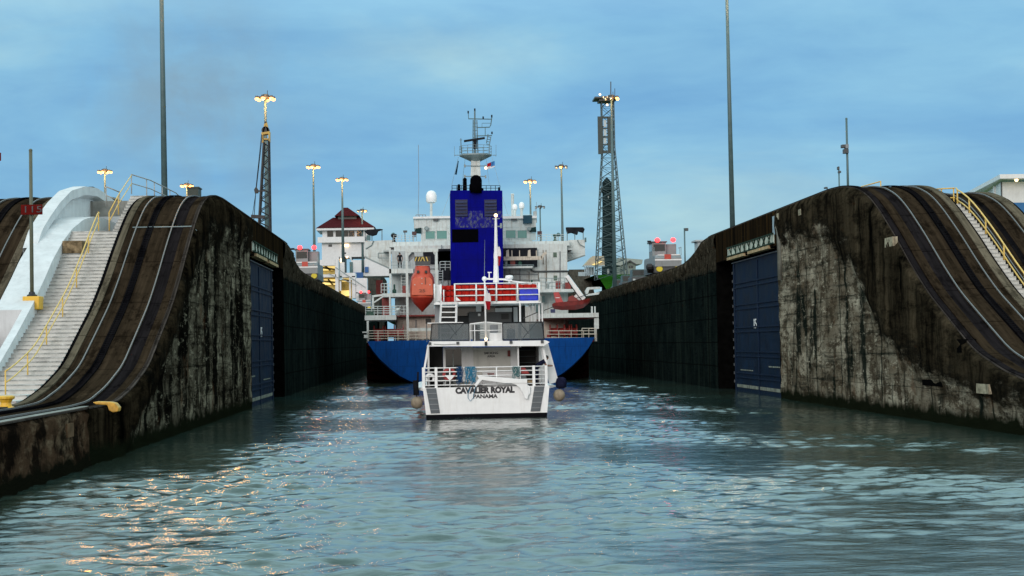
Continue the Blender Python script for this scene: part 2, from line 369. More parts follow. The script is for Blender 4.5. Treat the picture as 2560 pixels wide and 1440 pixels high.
# ---- wall materials: weathered concrete, the stain edges follow noise and a per-vertex survey of the stain line
def wall_mat(name, pale, mid, dark, up1, up2, streak_lo, lit=1.0):
    m, t, b = newmat(name)
    at = N(t, 'ShaderNodeAttribute'); at.attribute_name = 'edge'
    ge = N(t, 'ShaderNodeNewGeometry'); sp = N(t, 'ShaderNodeSeparateXYZ'); t.links.new(ge.outputs['Position'], sp.inputs[0])
    v1 = coords(t, (1, 0.28, 1)); vs = coords(t, (1, 0.42, 0.12)); vd = coords(t, (1, 1.3, 0.30)); vb = coords(t, (1, 0.30, 0.85)); vq = coords(t, (1, 0.07, 1.6))
    fine = noise(t, vb, 1.5, 11, 0.8, 0.2); strk = noise(t, vs, 1.0, 6, 0.6, 0.2)
    c = ramp(t, noise(t, v1, 0.5, 10, 0.75), [(0.34, mid), (0.50, tuple((a+q*0.6)/2 for a, q in zip(mid, pale))), (0.64, pale)])
    c = mix(t, ramp(t, fine, [(0.49, 0.0), (0.55, 0.9)]), c, tuple(q*0.45 for q in mid))
    c = mix(t, ramp(t, noise(t, vd, 1.0, 7, 0.65), [(0.52, 0.0), (0.62, 0.75)]), c, tuple(q*0.30 for q in mid))
    c = mix(t, ramp(t, strk, [(streak_lo, 0.0), (streak_lo+0.06, 0.95)]), c, dark)
    c = mix(t, ramp(t, noise(t, v1, 2.3, 10, 0.82), [(0.56, 0.0), (0.61, 0.8)]), c, pale)
    c = mix(t, ramp(t, noise(t, vq, 1.2, 8, 0.75), [(0.53, 0.0), (0.60, 0.7)]), c, dark)
    wz = math_(t, 'ADD', sp.outputs[2], math_(t, 'MULTIPLY', noise(t, v1, 1.2, 5, 0.7), 0.12))
    c = mix(t, ramp(t, math_(t, 'PINGPONG', wz, 0.76), [(0.006, 0.6), (0.03, 0.0)]), c, dark)
    wy = math_(t, 'ADD', sp.outputs[1], math_(t, 'MULTIPLY', noise(t, v1, 0.9, 5, 0.7), 0.18))
    c = mix(t, ramp(t, math_(t, 'PINGPONG', wy, 4.4), [(0.05, 0.9), (0.14, 0.0)]), c, dark)
    r = ramp(t, noise(t, coords(t, (1, 0.35, 0.25)), 1.0, 8, 0.7), [(0.60, 0.0), (0.68, 0.5)]); c = mix(t, r, c, (0.10, 0.042, 0.018))
    u = ramp(t, noise(t, coords(t, (1, 0.85, 0.09)), 1.0, 8, 0.72), [(0.38, up1), (0.52, tuple((a+q)/2 for a, q in zip(up1, up2))), (0.66, up2)]); u = mix(t, ramp(t, noise(t, v1, 1.1, 10, 0.8), [(0.47, 0.0), (0.60, 0.8)]), u, up1)
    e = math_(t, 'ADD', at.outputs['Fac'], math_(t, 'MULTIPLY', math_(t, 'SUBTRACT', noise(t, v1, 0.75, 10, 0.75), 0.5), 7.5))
    c = mix(t, ramp(t, math_(t, 'MULTIPLY_ADD', e, 0.5, ), [(0, 0), (1, 1)]) if False else math_(t, 'MULTIPLY', math_(t, 'ADD', e, 0.35), 1.3, True), c, u)
    band = ramp(t, math_(t, 'ABSOLUTE', math_(t, 'SUBTRACT', e, 0.35)), [(0.10, 0.65), (0.80, 0.0)]); c = mix(t, band, c, (0.006, 0.006, 0.005))  # dark band paints the shade below the overhanging upper face
    wet = math_(t, 'ADD', sp.outputs[2], math_(t, 'MULTIPLY', noise(t, vs, 1.3, 6, 0.7), -1.3))
    c = mix(t, ramp(t, math_(t, 'ADD', wet, 0.5), [(0.25, 1.0), (0.62, 0.0)]), c, (0.009, 0.011, 0.006))
    t.links.new(c, b.inputs['Base Color']); b.inputs['Roughness'].default_value = 0.8; b.inputs['Specular IOR Level'].default_value = 0.0
    bumpn(t, b, math_(t, 'ADD', fine, noise(t, v1, 5, 10, 0.75)), 0.75, 0.16)
    return m
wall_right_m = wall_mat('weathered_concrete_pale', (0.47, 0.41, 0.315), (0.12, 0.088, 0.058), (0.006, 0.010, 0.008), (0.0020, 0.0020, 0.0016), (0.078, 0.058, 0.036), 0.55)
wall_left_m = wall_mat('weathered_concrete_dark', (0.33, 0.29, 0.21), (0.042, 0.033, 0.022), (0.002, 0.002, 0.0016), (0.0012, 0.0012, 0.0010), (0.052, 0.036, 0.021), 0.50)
def quay_mat():
    m, t, b = newmat('stained_quay_concrete'); v = coords(t, (1, 0.35, 1)); vs = coords(t, (1, 0.30, 0.30))
    c = ramp(t, noise(t, v, 0.8, 9, 0.7), [(0.3, (0.02, 0.012, 0.008)), (0.50, (0.075, 0.043, 0.026)), (0.66, (0.22, 0.155, 0.10))])
    c = mix(t, ramp(t, noise(t, vs, 1.6, 8, 0.7), [(0.47, 0.0), (0.57, 0.9)]), c, (0.004, 0.0035, 0.003))
    ge = N(t, 'ShaderNodeNewGeometry'); sp = N(t, 'ShaderNodeSeparateXYZ'); t.links.new(ge.outputs['Position'], sp.inputs[0])
    wet = math_(t, 'ADD', sp.outputs[2], math_(t, 'MULTIPLY', noise(t, v, 1.8, 6, 0.7), -1.0))
    c = mix(t, ramp(t, math_(t, 'ADD', wet, 0.5), [(0.3, 1.0), (0.55, 0.0)]), c, (0.008, 0.008, 0.005))
    c = mix(t, ramp(t, noise(t, v, 1.7, 9, 0.8), [(0.66, 0.0), (0.72, 0.7)]), c, (0.26, 0.22, 0.17))
    t.links.new(c, b.inputs['Base Color']); b.inputs['Roughness'].default_value = 0.8; b.inputs['Specular IOR Level'].default_value = 0.0
    bumpn(t, b, noise(t, v, 5, 10, 0.75), 0.7, 0.12); return m
quay_m = quay_mat()
def chamber_mat():
    m, t, b = newmat('wet_chamber_concrete'); v = coords(t); vh = coords(t, (1, 0.35, 2.5))
    c = ramp(t, noise(t, v, 0.5, 8, 0.65), [(0.3, (0.002, 0.0042, 0.0045)), (0.7, (0.011, 0.016, 0.0145))])
    c = mix(t, ramp(t, noise(t, vh, 1.6, 7, 0.7), [(0.52, 0.0), (0.66, 0.8)]), c, (0.003, 0.004, 0.005))
    ge = N(t, 'ShaderNodeNewGeometry'); sp = N(t, 'ShaderNodeSeparateXYZ'); t.links.new(ge.outputs['Position'], sp.inputs[0])
    z = math_(t, 'ADD', sp.outputs[2], math_(t, 'MULTIPLY', noise(t, v, 0.7, 6, 0.7), 1.6))
    c = mix(t, ramp(t, noise(t, coords(t, (1, 0.5, 0.10)), 1.0, 7, 0.7), [(0.50, 0.0), (0.60, 0.7)]), c, (0.016, 0.022, 0.018))
    for ax, p, w in ((1, 2.75, 0.04), (2, 0.92, 0.035)):
        q = math_(t, 'ADD', sp.outputs[ax], math_(t, 'MULTIPLY', noise(t, v, 0.8, 4, 0.7), 0.15)); c = mix(t, ramp(t, math_(t, 'PINGPONG', q, p), [(w*0.4, 0.85), (w*1.6, 0.0)]), c, (0.002, 0.002, 0.002))
    top = ramp(t, math_(t, 'MULTIPLY', math_(t, 'SUBTRACT', z, 9.9), 1.5, True), [(0.0, 0.0), (0.5, 1.0)])
    rub = ramp(t, noise(t, v, 1.5, 9, 0.75), [(0.35, (0.010, 0.008, 0.006)), (0.58, (0.05, 0.04, 0.028)), (0.70, (0.18, 0.15, 0.11))])
    c = mix(t, top, c, rub)
    t.links.new(c, b.inputs['Base Color']); b.inputs['Roughness'].default_value = 0.7; b.inputs['Specular IOR Level'].default_value = 0.0
    bumpn(t, b, math_(t, 'ADD', noise(t, vh, 2.2, 8, 0.75), noise(t, v, 4, 8, 0.7)), 0.6, 0.15); return m
chamber_m = chamber_mat()
def ribbed_mat():
    m, t, b = newmat('rust_streaked_parapet'); 
    u = ramp(t, noise(t, coords(t, (1, 1.1, 0.06)), 1.0, 7, 0.7), [(0.36, (0.004, 0.0035, 0.003)), (0.52, (0.015, 0.010, 0.006)), (0.62, (0.04, 0.023, 0.009)), (0.72, (0.16, 0.068, 0.024))])
    u = mix(t, ramp(t, noise(t, coords(t), 1.3, 8, 0.75), [(0.64, 0.0), (0.7, 0.6)]), u, (0.16, 0.12, 0.08))
    t.links.new(u, b.inputs['Base Color']); b.inputs['Roughness'].default_value = 0.85; b.inputs['Specular IOR Level'].default_value = 0.0; bumpn(t, b, noise(t, coords(t, (1, 2, 0.3)), 3, 8), 0.5, 0.1); return m
ribbed_m = ribbed_mat()
def track_mat(name, a, c2, gloss=0.6):
    m, t, b = newmat(name); vl = coords(t, (5, 0.22, 0.22)); v = coords(t)
    c = ramp(t, noise(t, vl, 1.0, 8, 0.65), [(0.3, a), (0.7, c2)])
    c = mix(t, ramp(t, noise(t, v, 1.4, 9, 0.75), [(0.52, 0.0), (0.7, 0.75)]), c, tuple(q*0.35 for q in a))
    c = mix(t, ramp(t, noise(t, coords(t, (1, 0.6, 0.6)), 1.1, 8, 0.8), [(0.62, 0.0), (0.72, 0.35)]), c, tuple(min(1, q*2.4) for q in c2))
    ge = N(t, 'ShaderNodeNewGeometry'); sp = N(t, 'ShaderNodeSeparateXYZ'); t.links.new(ge.outputs['Position'], sp.inputs[0])
    wy = math_(t, 'ADD', sp.outputs[1], math_(t, 'MULTIPLY', noise(t, v, 1.5, 4, 0.7), 0.1)); c = mix(t, ramp(t, math_(t, 'PINGPONG', wy, 1.9), [(0.010, 0.85), (0.045, 0.0)]), c, tuple(q*0.2 for q in a))
    c = mix(t, ramp(t, noise(t, coords(t, (1.5, 0.5, 0.5)), 0.8, 6, 0.75), [(0.54, 0.0), (0.60, 0.6)]), c, tuple(q*0.3 for q in a))
    b.inputs['Specular IOR Level'].default_value = 0.25 if gloss < 0.55 else 0.0
    t.links.new(c, b.inputs['Base Color']); t.links.new(ramp(t, noise(t, v, 0.5, 4), [(0.35, max(0.2, gloss-0.25)), (0.65, gloss+0.15)]), b.inputs['Roughness'])
    bumpn(t, b, noise(t, v, 7, 10, 0.75), 0.45, 0.04); return m
T_brown = track_mat('oily_brown_concrete', (0.011, 0.0078, 0.0052), (0.046, 0.031, 0.0195), 0.8)
T_purple = track_mat('polished_dark_slab', (0.006, 0.0052, 0.0058), (0.020, 0.0165, 0.0175), 0.7)
T_dark = track_mat('black_oily_slot', (0.003, 0.003, 0.004), (0.010, 0.009, 0.010), 0.8)
T_tan = track_mat('worn_tan_strip', (0.06, 0.049, 0.034), (0.16, 0.13, 0.092), 0.85)
T_rim = track_mat('worn_kerb_rim', (0.03, 0.024, 0.021), (0.10, 0.082, 0.072), 0.6)
stair_m = mat('worn_step_concrete', (0.58, 0.575, 0.555), 0.85, var=0.16, scale=1.6, dirt=0.5, dirtcol=(0.19, 0.17, 0.13), streak=False, bump=0.25)
def side(s, d): return XL - d if s < 0 else XR + d

def near_face(parent, s, zb, m):
    """weathered face from the quay to the gate recess"""
    X = XL if s < 0 else XR
    ys = list(np.arange(59.9, 113.91, 0.35)) + [113.9]; nz = 40; rows = []; ed = []
    for y in ys:
        r = []; zt = zp(y)
        for k in range(nz+1):
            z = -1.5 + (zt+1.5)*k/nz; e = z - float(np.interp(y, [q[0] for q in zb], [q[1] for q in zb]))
            off = 0.22/(1+math.exp(-max(-30, min(30, e*6)))) + 0.05*sin(y*1.9+z*2.3)*cos(z*3.1-y*0.7)
            off *= min(1.0, max(0.0, (y-60)/5))
            if k == nz: off = 0.0
            r.append((X + (off if s < 0 else -off), y, z)); ed.append(e)
        rows.append(r)
    mb = MB(); mb.grid(rows); o = mb.build('weathered_face', m, parent, smooth=True)
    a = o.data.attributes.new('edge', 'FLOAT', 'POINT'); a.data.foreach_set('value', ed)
    return o
REL = {0: 0.05, 1: 0.0, 2: -0.06, 3: -0.04, 4: 0.06}
def incline(parent, x0, bands, ys=None, lift=0.0, dy=0.0, back=None, name='towing_track'):
    """sloping track bed: bands = [(distance across, material index)], skirts down both edges"""
    ys = ys or YS; mb = MB(); sgn = bands[-1][0]
    xs = [x0] + [x0 + d for d, _ in bands]
    for i in range(len(xs)-1):
        L = REL[bands[i][1]]; L0 = REL[bands[i-1][1]] if i else 0.0
        mb.grid([[(xs[i], y, zp(y-dy)+lift+L0), (xs[i], y, zp(y-dy)+lift+L), (xs[i+1], y, zp(y-dy)+lift+L)] for y in ys], bands[i][1])
    e = xs[-1]; mb.grid([[(e, y, zp(y-dy)+lift), (e, y, -1.5)] for y in ys], bands[-1][1]); mb.grid([[(x0, y, zp(y-dy)+lift), (x0, y, -1.5)] for y in ys], bands[0][1]) if dy else None
    return mb.build(name, [T_rim, T_brown, T_purple, T_dark, T_tan], parent, smooth=False)
def railbar(parent, x, w=0.05, h=0.06, name='rail', m=None, y0=-60, y1=388, lift=0.0, dy=0.0):
    ys = [y for y in YS if y0 <= y <= y1]; mb = MB()
    rows = [[(x-w/2, y, zp(y-dy)+lift), (x-w/2, y, zp(y-dy)+lift+h), (x+w/2, y, zp(y-dy)+lift+h), (x+w/2, y, zp(y-dy)+lift)] for y in ys]
    mb.grid(rows); return mb.build(name, m or rail_steel, parent)
def rack(parent, x, w=0.30):
    mb = MB(); mb.cur = 0
    ys = [y for y in YS if y > 40]
    mb.grid([[(x-w/2, y, zp(y)+0.012), (x-w/2, y, zp(y)+0.07), (x-w/2+0.06, y, zp(y)+0.07), (x-w/2+0.06, y, zp(y)+0.02), (x+w/2-0.06, y, zp(y)+0.02), (x+w/2-0.06, y, zp(y)+0.07), (x+w/2, y, zp(y)+0.07), (x+w/2, y, zp(y)+0.012)] for y in ys])
    y = 60.0
    while y < 100:
        a, c = y, y+0.10; mb.add([(x-w/2+0.05, a, zp(a)+0.02), (x+w/2-0.05, a, zp(a)+0.02), (x+w/2-0.05, c, zp(c)+0.02), (x-w/2+0.05, c, zp(c)+0.02),
                                  (x-w/2+0.05, a, zp(a)+0.055), (x+w/2-0.05, a, zp(a)+0.055), (x+w/2-0.05, c, zp(c)+0.055), (x-w/2+0.05, c, zp(c)+0.055)],
                                 [(4, 5, 6, 7), (0, 1, 5, 4), (2, 3, 7, 6)]); y += 0.24
    return mb.build('rack_rail', T_dark, parent)
def steps(mb, x0, x1, z0, z1, rise, yf, zbot, nose_shadow=None):
    n = int(round((z1-z0)/rise)); poly = [(yf(z0), z0)]; r = (z1-z0)/n
    for k in range(n):
        y = yf(z0+k*r+r*0.5); poly += [(y, z0+k*r), (y, z0+(k+1)*r)]
    ye = poly[-1][0]
    for i in range(n):     # each step its own block so that long polygons stay clean
        ya = poly[1+2*i][0]; yb = poly[3+2*i][0] if i < n-1 else ye+0.35
        mb.box(x0, x1, ya, yb+0.004, z0+i*r-0.7, z0+(i+1)*r)
        if nose_shadow is not None: nose_shadow.box(x0+0.01, x1-0.01, ya-0.03, ya+0.02, z0+(i+1)*r-0.038, z0+(i+1)*r+0.004)
    return ye

def coping(mb, X, s):
    r = random.Random(5 if s > 0 else 9); rows = []
    for y in list(np.arange(139, 240, 0.9)) + list(np.arange(240, 389, 4)):
        zt = zp(y); o = r.uniform(0.04, 0.26); k = r.uniform(0.75, 1.35); c = r.uniform(0.0, 0.16) if r.random() < 0.5 else 0.0
        rows.append([(X, y, -1.5), (X, y, 3), (X, y, 7), (X, y, zt-k-0.2), (X+s*o*0.6, y, zt-k), (X+s*o, y, zt-k*0.6), (X+s*o, y, zt-0.22-c), (X+s*0.03, y, zt-c*0.6), (X-s*0.25, y, zt+0.02)])
    mb.grid(rows)
# ================================================================= left (centre) wall
LW = thing('lock_wall', (XL, 80, 0), 'stained dark lock wall on the left with white stairs and a curving tow track', 'lock wall')
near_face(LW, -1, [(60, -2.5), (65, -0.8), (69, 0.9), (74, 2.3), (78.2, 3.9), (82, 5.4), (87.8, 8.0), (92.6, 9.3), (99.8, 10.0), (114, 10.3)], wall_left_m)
mb = MB()     # low quay in front, built of slanted blocks
ys = [-60, -20, 0, 15, 25, 33] + list(np.arange(36, 60.3, 0.5))
def quayx(y, z): return XL + 0.10*max(0, 1.2-z) + 0.07*sin(y*2.3+z*3)*sin(z*4+y) + 0.06*(1 if sin(y*1.7) > 0.2 else 0)*(1 if z > 0.7 else 0.3)*(0 if y > 59 else 1)
mb.grid([[(quayx(y, z), y, z) for z in (-1.5, -0.5, 0, 0.35, 0.7, 1.05, 1.4, 1.70)] + [(XL-0.10, y, 1.88)] for y in ys])
mb.build('quay_face', quay_m, LW, smooth=True)
mb = MB(); mb.box(XL+0.08, XL-0.2, 56.3, 57.3, 1.12, 1.55)
mb.build('patch_plate', mat('bare_patch', (0.16, 0.10, 0.06), 0.9, var=0.3, dirt=0.7, bump=0.4), LW)
mb = MB()     # far chamber face and the gate recess
coping(mb, XL, 1)
mb.build('chamber_face', chamber_m, LW)
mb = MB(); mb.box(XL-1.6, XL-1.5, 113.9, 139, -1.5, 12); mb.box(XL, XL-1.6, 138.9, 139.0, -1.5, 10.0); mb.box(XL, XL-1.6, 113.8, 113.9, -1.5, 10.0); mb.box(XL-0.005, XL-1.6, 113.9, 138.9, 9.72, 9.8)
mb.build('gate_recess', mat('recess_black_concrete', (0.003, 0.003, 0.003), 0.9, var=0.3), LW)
mb = MB(); mb.grid([[(XL, y, 9.8), (XL, y, 10.4), (XL, y, 11.2), (XL, y, zp(y))] for y in (113.9, 118, 122, 126, 130, 134, 139)]); mb.build('parapet_face', ribbed_m, LW)
incline(LW, XL, [(-0.12, 0), (-0.48, 1), (-0.98, 2), (-1.9, 1), (-2.2, 3), (-3.08, 1), (-3.36, 4), (-3.52, 3)])
railbar(LW, XL-1.02); railbar(LW, XL-2.72); rack(LW, XL-2.05)
incline(LW, -18.86, [(-0.14, 3), (-0.48, 4), (-1.05, 1), (-1.9, 1), (-2.2, 3), (-2.9, 1), (-3.4, 2), (-4.3, 1), (-4.5, 0)], name='return_track')
railbar(LW, -19.95); railbar(LW, -21.65); rack(LW, -20.95)
mb = MB(); mb.box(-23.3, -11.5, -60, 66, 1.0, 1.86); mb.box(-18.9, -14.9, 99, 143, 8, 11.96); mb.box(-23.3, -14.9, 143, 388, 8, 10.36)
mb.build('deck_slab', conc_grey, LW)
nosing_shadow_m = mat('nosing_shadow_grey', (0.36, 0.36, 0.35), 0.9, var=0.4, scale=2.5)  # darker strips stand in for the shadow line at each step edge
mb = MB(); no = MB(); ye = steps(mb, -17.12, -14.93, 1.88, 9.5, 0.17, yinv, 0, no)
mb.box(-17.12, -14.93, ye+0.3, 97, 8.2, 9.5)
mb.box(-18.5, -14.93, 92.8, 99, 8.0, 9.52)
steps(mb, -15.95, -14.93, 9.52, 12.0, 0.19, lambda z: 90.3 + (z-9.52)*2.55, 9, no); no.build('nosing_shadow', nosing_shadow_m, LW)
mb.box(-15.95, -14.93, 96.8, 100, 9.5, 12.0)
mb.build('staircase', stair_m, LW)
mb = MB(); mb.box(-17.1, -16.2, 84.3, 86.2, 8.35, 8.92); mb.box(-16.0, -14.95, 89.75, 90.25, 9.5, 9.72)
mb.build('broken_step', mat('crumbled_brown_concrete', (0.20, 0.15, 0.09), 0.95, var=0.45, scale=4, dirt=0.8, streak=False, bump=0.6), LW)
mb = MB()     # whitewashed ramp and parapets
rt = [(67, 2.7), (69.5, 2.85), (72.03, 3.35), (75.17, 4.6), (77.98, 5.8), (80.34, 6.95), (82.23, 7.95), (84.5, 8.9), (86.76, 9.65), (89.56, 10.28), (92.3, 10.62), (95, 10.72), (106, 10.72)]
def rz(y): return float(np.interp(y, [q[0] for q in rt], [q[1] for q in rt]))
ry = list(np.arange(67, 95, 0.5)) + [95, 106]
mb.grid([[(-17.12, y, 0.5), (-17.12, y, rz(y)), (-17.45, y, rz(y)), (-17.45, y, 0.5)] for y in ry])
mb.add([(-17.12, 67, 0.5), (-17.12, 67, rz(67)), (-17.45, 67, rz(67)), (-17.45, 67, 0.5)], [(0, 1, 2, 3)])
ry2 = [y for y in ry if y >= 77.4]
mb.grid([[(-17.45, y, rz(y)), (-18.6, y, rz(y)), (-18.6, y, 0.5)] for y in ry2])
mb.add([(-17.45, 77.5, 0.5), (-17.45, 77.5, rz(77.5)), (-18.6, 77.5, rz(77.5)), (-18.6, 77.5, 0.5)], [(0, 1, 2, 3)])
aw = [(84, 8.6), (85.2, 9.5), (87, 10.25), (89.3, 11.1), (92.2, 11.95), (95.9, 12.5), (99.3, 12.7), (101.6, 12.62), (106, 12.35)]
ay = list(np.arange(84, 106.1, 0.5)); az = lambda y: float(np.interp(y, [q[0] for q in aw], [q[1] for q in aw]))
mb.grid([[(-18.55, y, 0.5), (-18.55, y, az(y)-0.62), (-18.22, y, az(y)-0.45), (-18.22, y, az(y)), (-18.85, y, az(y)), (-18.85, y, 0.5)] for y in ay])
mb.box(-18.85, -15.95, 106, 106.5, 9, 12.35); mb.box(-18.2, -16.7, 98.9, 99.3, 9.5, 11.1)
mb.prism([(-17.1, 9.52), (-16.1, 9.52), (-16.1, 10.5), (-16.6, 11.15), (-17.1, 10.6)], 98.2, 98.6)
mb.build('whitewashed_ramp', conc_white, LW)
mb = MB(); mb.box(-18.6, -17.46, 67, 77.3, 1.0, 1.95); mb.build('dark_recess_floor', dark_grey, LW)
mb = MB()
for x0, y0, x1, z in ((-17.1, 95.2, -16.95, 10.05),):
    mb.box(x0, x1, y0, y0+0.8, 9.6, z)
mb.build('socket_box', grey_paint, LW)
mb = MB(); mb.tube([(-14.3, 87.0, zp(87)+0.03), (-12.6, 87.0, zp(87)+0.03), (XL-0.1, 87.0, zp(87)+0.04), (XL+0.12, 87.1, zp(87)-0.15), (XL+0.12, 87.2, zp(87)-0.9)], 0.03, 6)
mb.build('conduit', steel, LW, smooth=True)
# kerb rim on the incline edge
railbar(LW, XL-0.03, 0.16, 0.05, 'kerb_rim', T_rim, 58, 143)

# ================================================================= right (side) wall
RW = thing('lock_wall', (XR, 80, 0), 'pale streaked lock wall on the right with a tow track curling over its hump', 'lock wall')
zbR = [(60, 1.0), (66.7, 1.1), (75, 1.7), (78.4, 1.86), (81.65, 2.35), (85.9, 3.45), (89.6, 5.3), (93.7, 7.9), (98.3, 9.25), (106.9, 10.0), (114, 10.1)]
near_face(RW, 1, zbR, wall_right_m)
mb = MB(); mb.grid([[(XR+0.03*sin(y), y, z) for z in (-1.5, -0.5, 0, 0.4, 0.8, 1.2, 1.6, 1.88)] for y in [-60, -20, 0, 20] + list(np.arange(30, 60.1, 1))]); mb.build('quay_face', quay_m, RW)
mb = MB()
coping(mb, XR, -1)
mb.build('chamber_face', chamber_m, RW)
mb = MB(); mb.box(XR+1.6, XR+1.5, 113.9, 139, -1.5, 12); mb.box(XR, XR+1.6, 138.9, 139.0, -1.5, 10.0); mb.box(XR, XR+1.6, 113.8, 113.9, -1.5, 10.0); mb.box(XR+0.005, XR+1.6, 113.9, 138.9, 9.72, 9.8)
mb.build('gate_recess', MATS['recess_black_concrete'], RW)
mb = MB(); mb.grid([[(XR, y, 9.8), (XR, y, 10.4), (XR, y, 11.2), (XR, y, zp(y))] for y in (113.9, 118, 122, 126, 130, 134, 139)]); mb.build('parapet_face', ribbed_m, RW)
incline(RW, XR, [(0.12, 0), (0.42, 2), (0.88, 1), (1.46, 2), (2.3, 1), (2.68, 3), (3.6, 1), (3.98, 4), (4.1, 3)])
railbar(RW, XR+1.5); railbar(RW, XR+3.2); rack(RW, XR+2.5)
railbar(RW, XR+0.17, 0.26, 0.10, 'kerb_rim', T_purple, 40, 143)
incline(RW, 27.75, [(0.15, 3), (0.5, 1), (0.8, 2), (1.4, 1), (1.75, 3), (2.5, 1), (2.75, 1), (3.25, 4), (3.4, 3)], name='return_track', dy=5.0)
railbar(RW, 28.6, dy=5.0); railbar(RW, 30.3, dy=5.0)
mb = MB(); mb.box(22.2, 32.0, -60, 66, 1.0, 1.86); mb.box(26.15, 27.8, 100, 143, 8, 11.96); mb.box(26.15, 32.1, 150, 388, 8, 10.36)
mb.build('deck_slab', conc_grey, RW)
mb = MB(); no = MB(); ye = steps(mb, 26.2, 26.98, 1.3, 10.5, 0.20, lambda z: yinv(max(1.9, z+0.62)), 0, no); mb.box(26.2, 26.98, ye+0.3, 100, 9.3, 10.5); no.build('nosing_shadow', nosing_shadow_m, RW)
mb.build('staircase', stair_m, RW)
mb = MB(); mb.grid([[(26.98, y, zp(y)-1.7), (27.75, y, zp(y)-1.7)] for y in YS if 60 <= y <= 100]); mb.build('drain_channel', T_dark, RW)
mb = MB(); mb.box(XR-0.03, XR+0.1, 113.0, 115.4, 10.52, 11.7); mb.build('metal_patch_plate', mat('pale_blue_grey_sheet', (0.26, 0.33, 0.37), 0.5, var=0.08, dirt=0.3), RW)
mb = MB()
for (y0, y1, z0, z1) in ((84.2, 86.0, 8.05, 8.55), (70.0, 71.9, 1.42, 1.86), (105.2, 106.2, 11.05, 11.45), (112.0, 113.0, 11.25, 11.7)):
    mb.box(XR-0.25, XR, y0+0.15, y1-0.15, z0+0.05, z1)
mb.build('patch_plate', mat('flaking_cream_plate', (0.33, 0.29, 0.21), 0.9, var=0.4, scale=3, dirt=0.9, bump=0.4), RW)
mb = MB(); mb.box(XR-0.245, XR+0.4, 73.7, 74.3, zp(74)-0.55, zp(74)+0.01); mb.box(XR-0.10, XR, 77.2, 80.3, 1.60, 1.86)
mb.build('broken_hole', mat('void_black', (0.003, 0.003, 0.003), 0.95, spec=0.0), RW)
mb = MB(); mb.tube([(XR-0.05, 113.4, 11.6), (XR-0.1, 113.3, 10.9), (XR-0.12, 112.8, 10.3), (XR-0.12, 112.75, 7.5)], 0.16, 8)
mb.build('drain_pipe', mat('stained_pipe', (0.16, 0.17, 0.15), 0.7, var=0.25, dirt=0.6), RW, smooth=True)
for s, W, X in ((-1, LW, XL), (1, RW, XR)):
    for y, z in ((143.4, 4.9), (178, 7.0), (178, 2.6), (190, 7.0), (190, 2.6), (205, 4.9), (154.0, 7.2), (154.0, 2.6), (166.5, 7.1), (166.5, 2.7), (146.2, 7.2), (146.2, 2.4)):
        mb = MB(); h = 10.0 if z == 4.9 else 1.25; mb.box(X-0.012*s-0.0, X+0.3*s, y-0.11, y+0.11, max(0, z-h/2), z+h/2); mb.build('wall_slot', MATS['recess_black_concrete'], W)

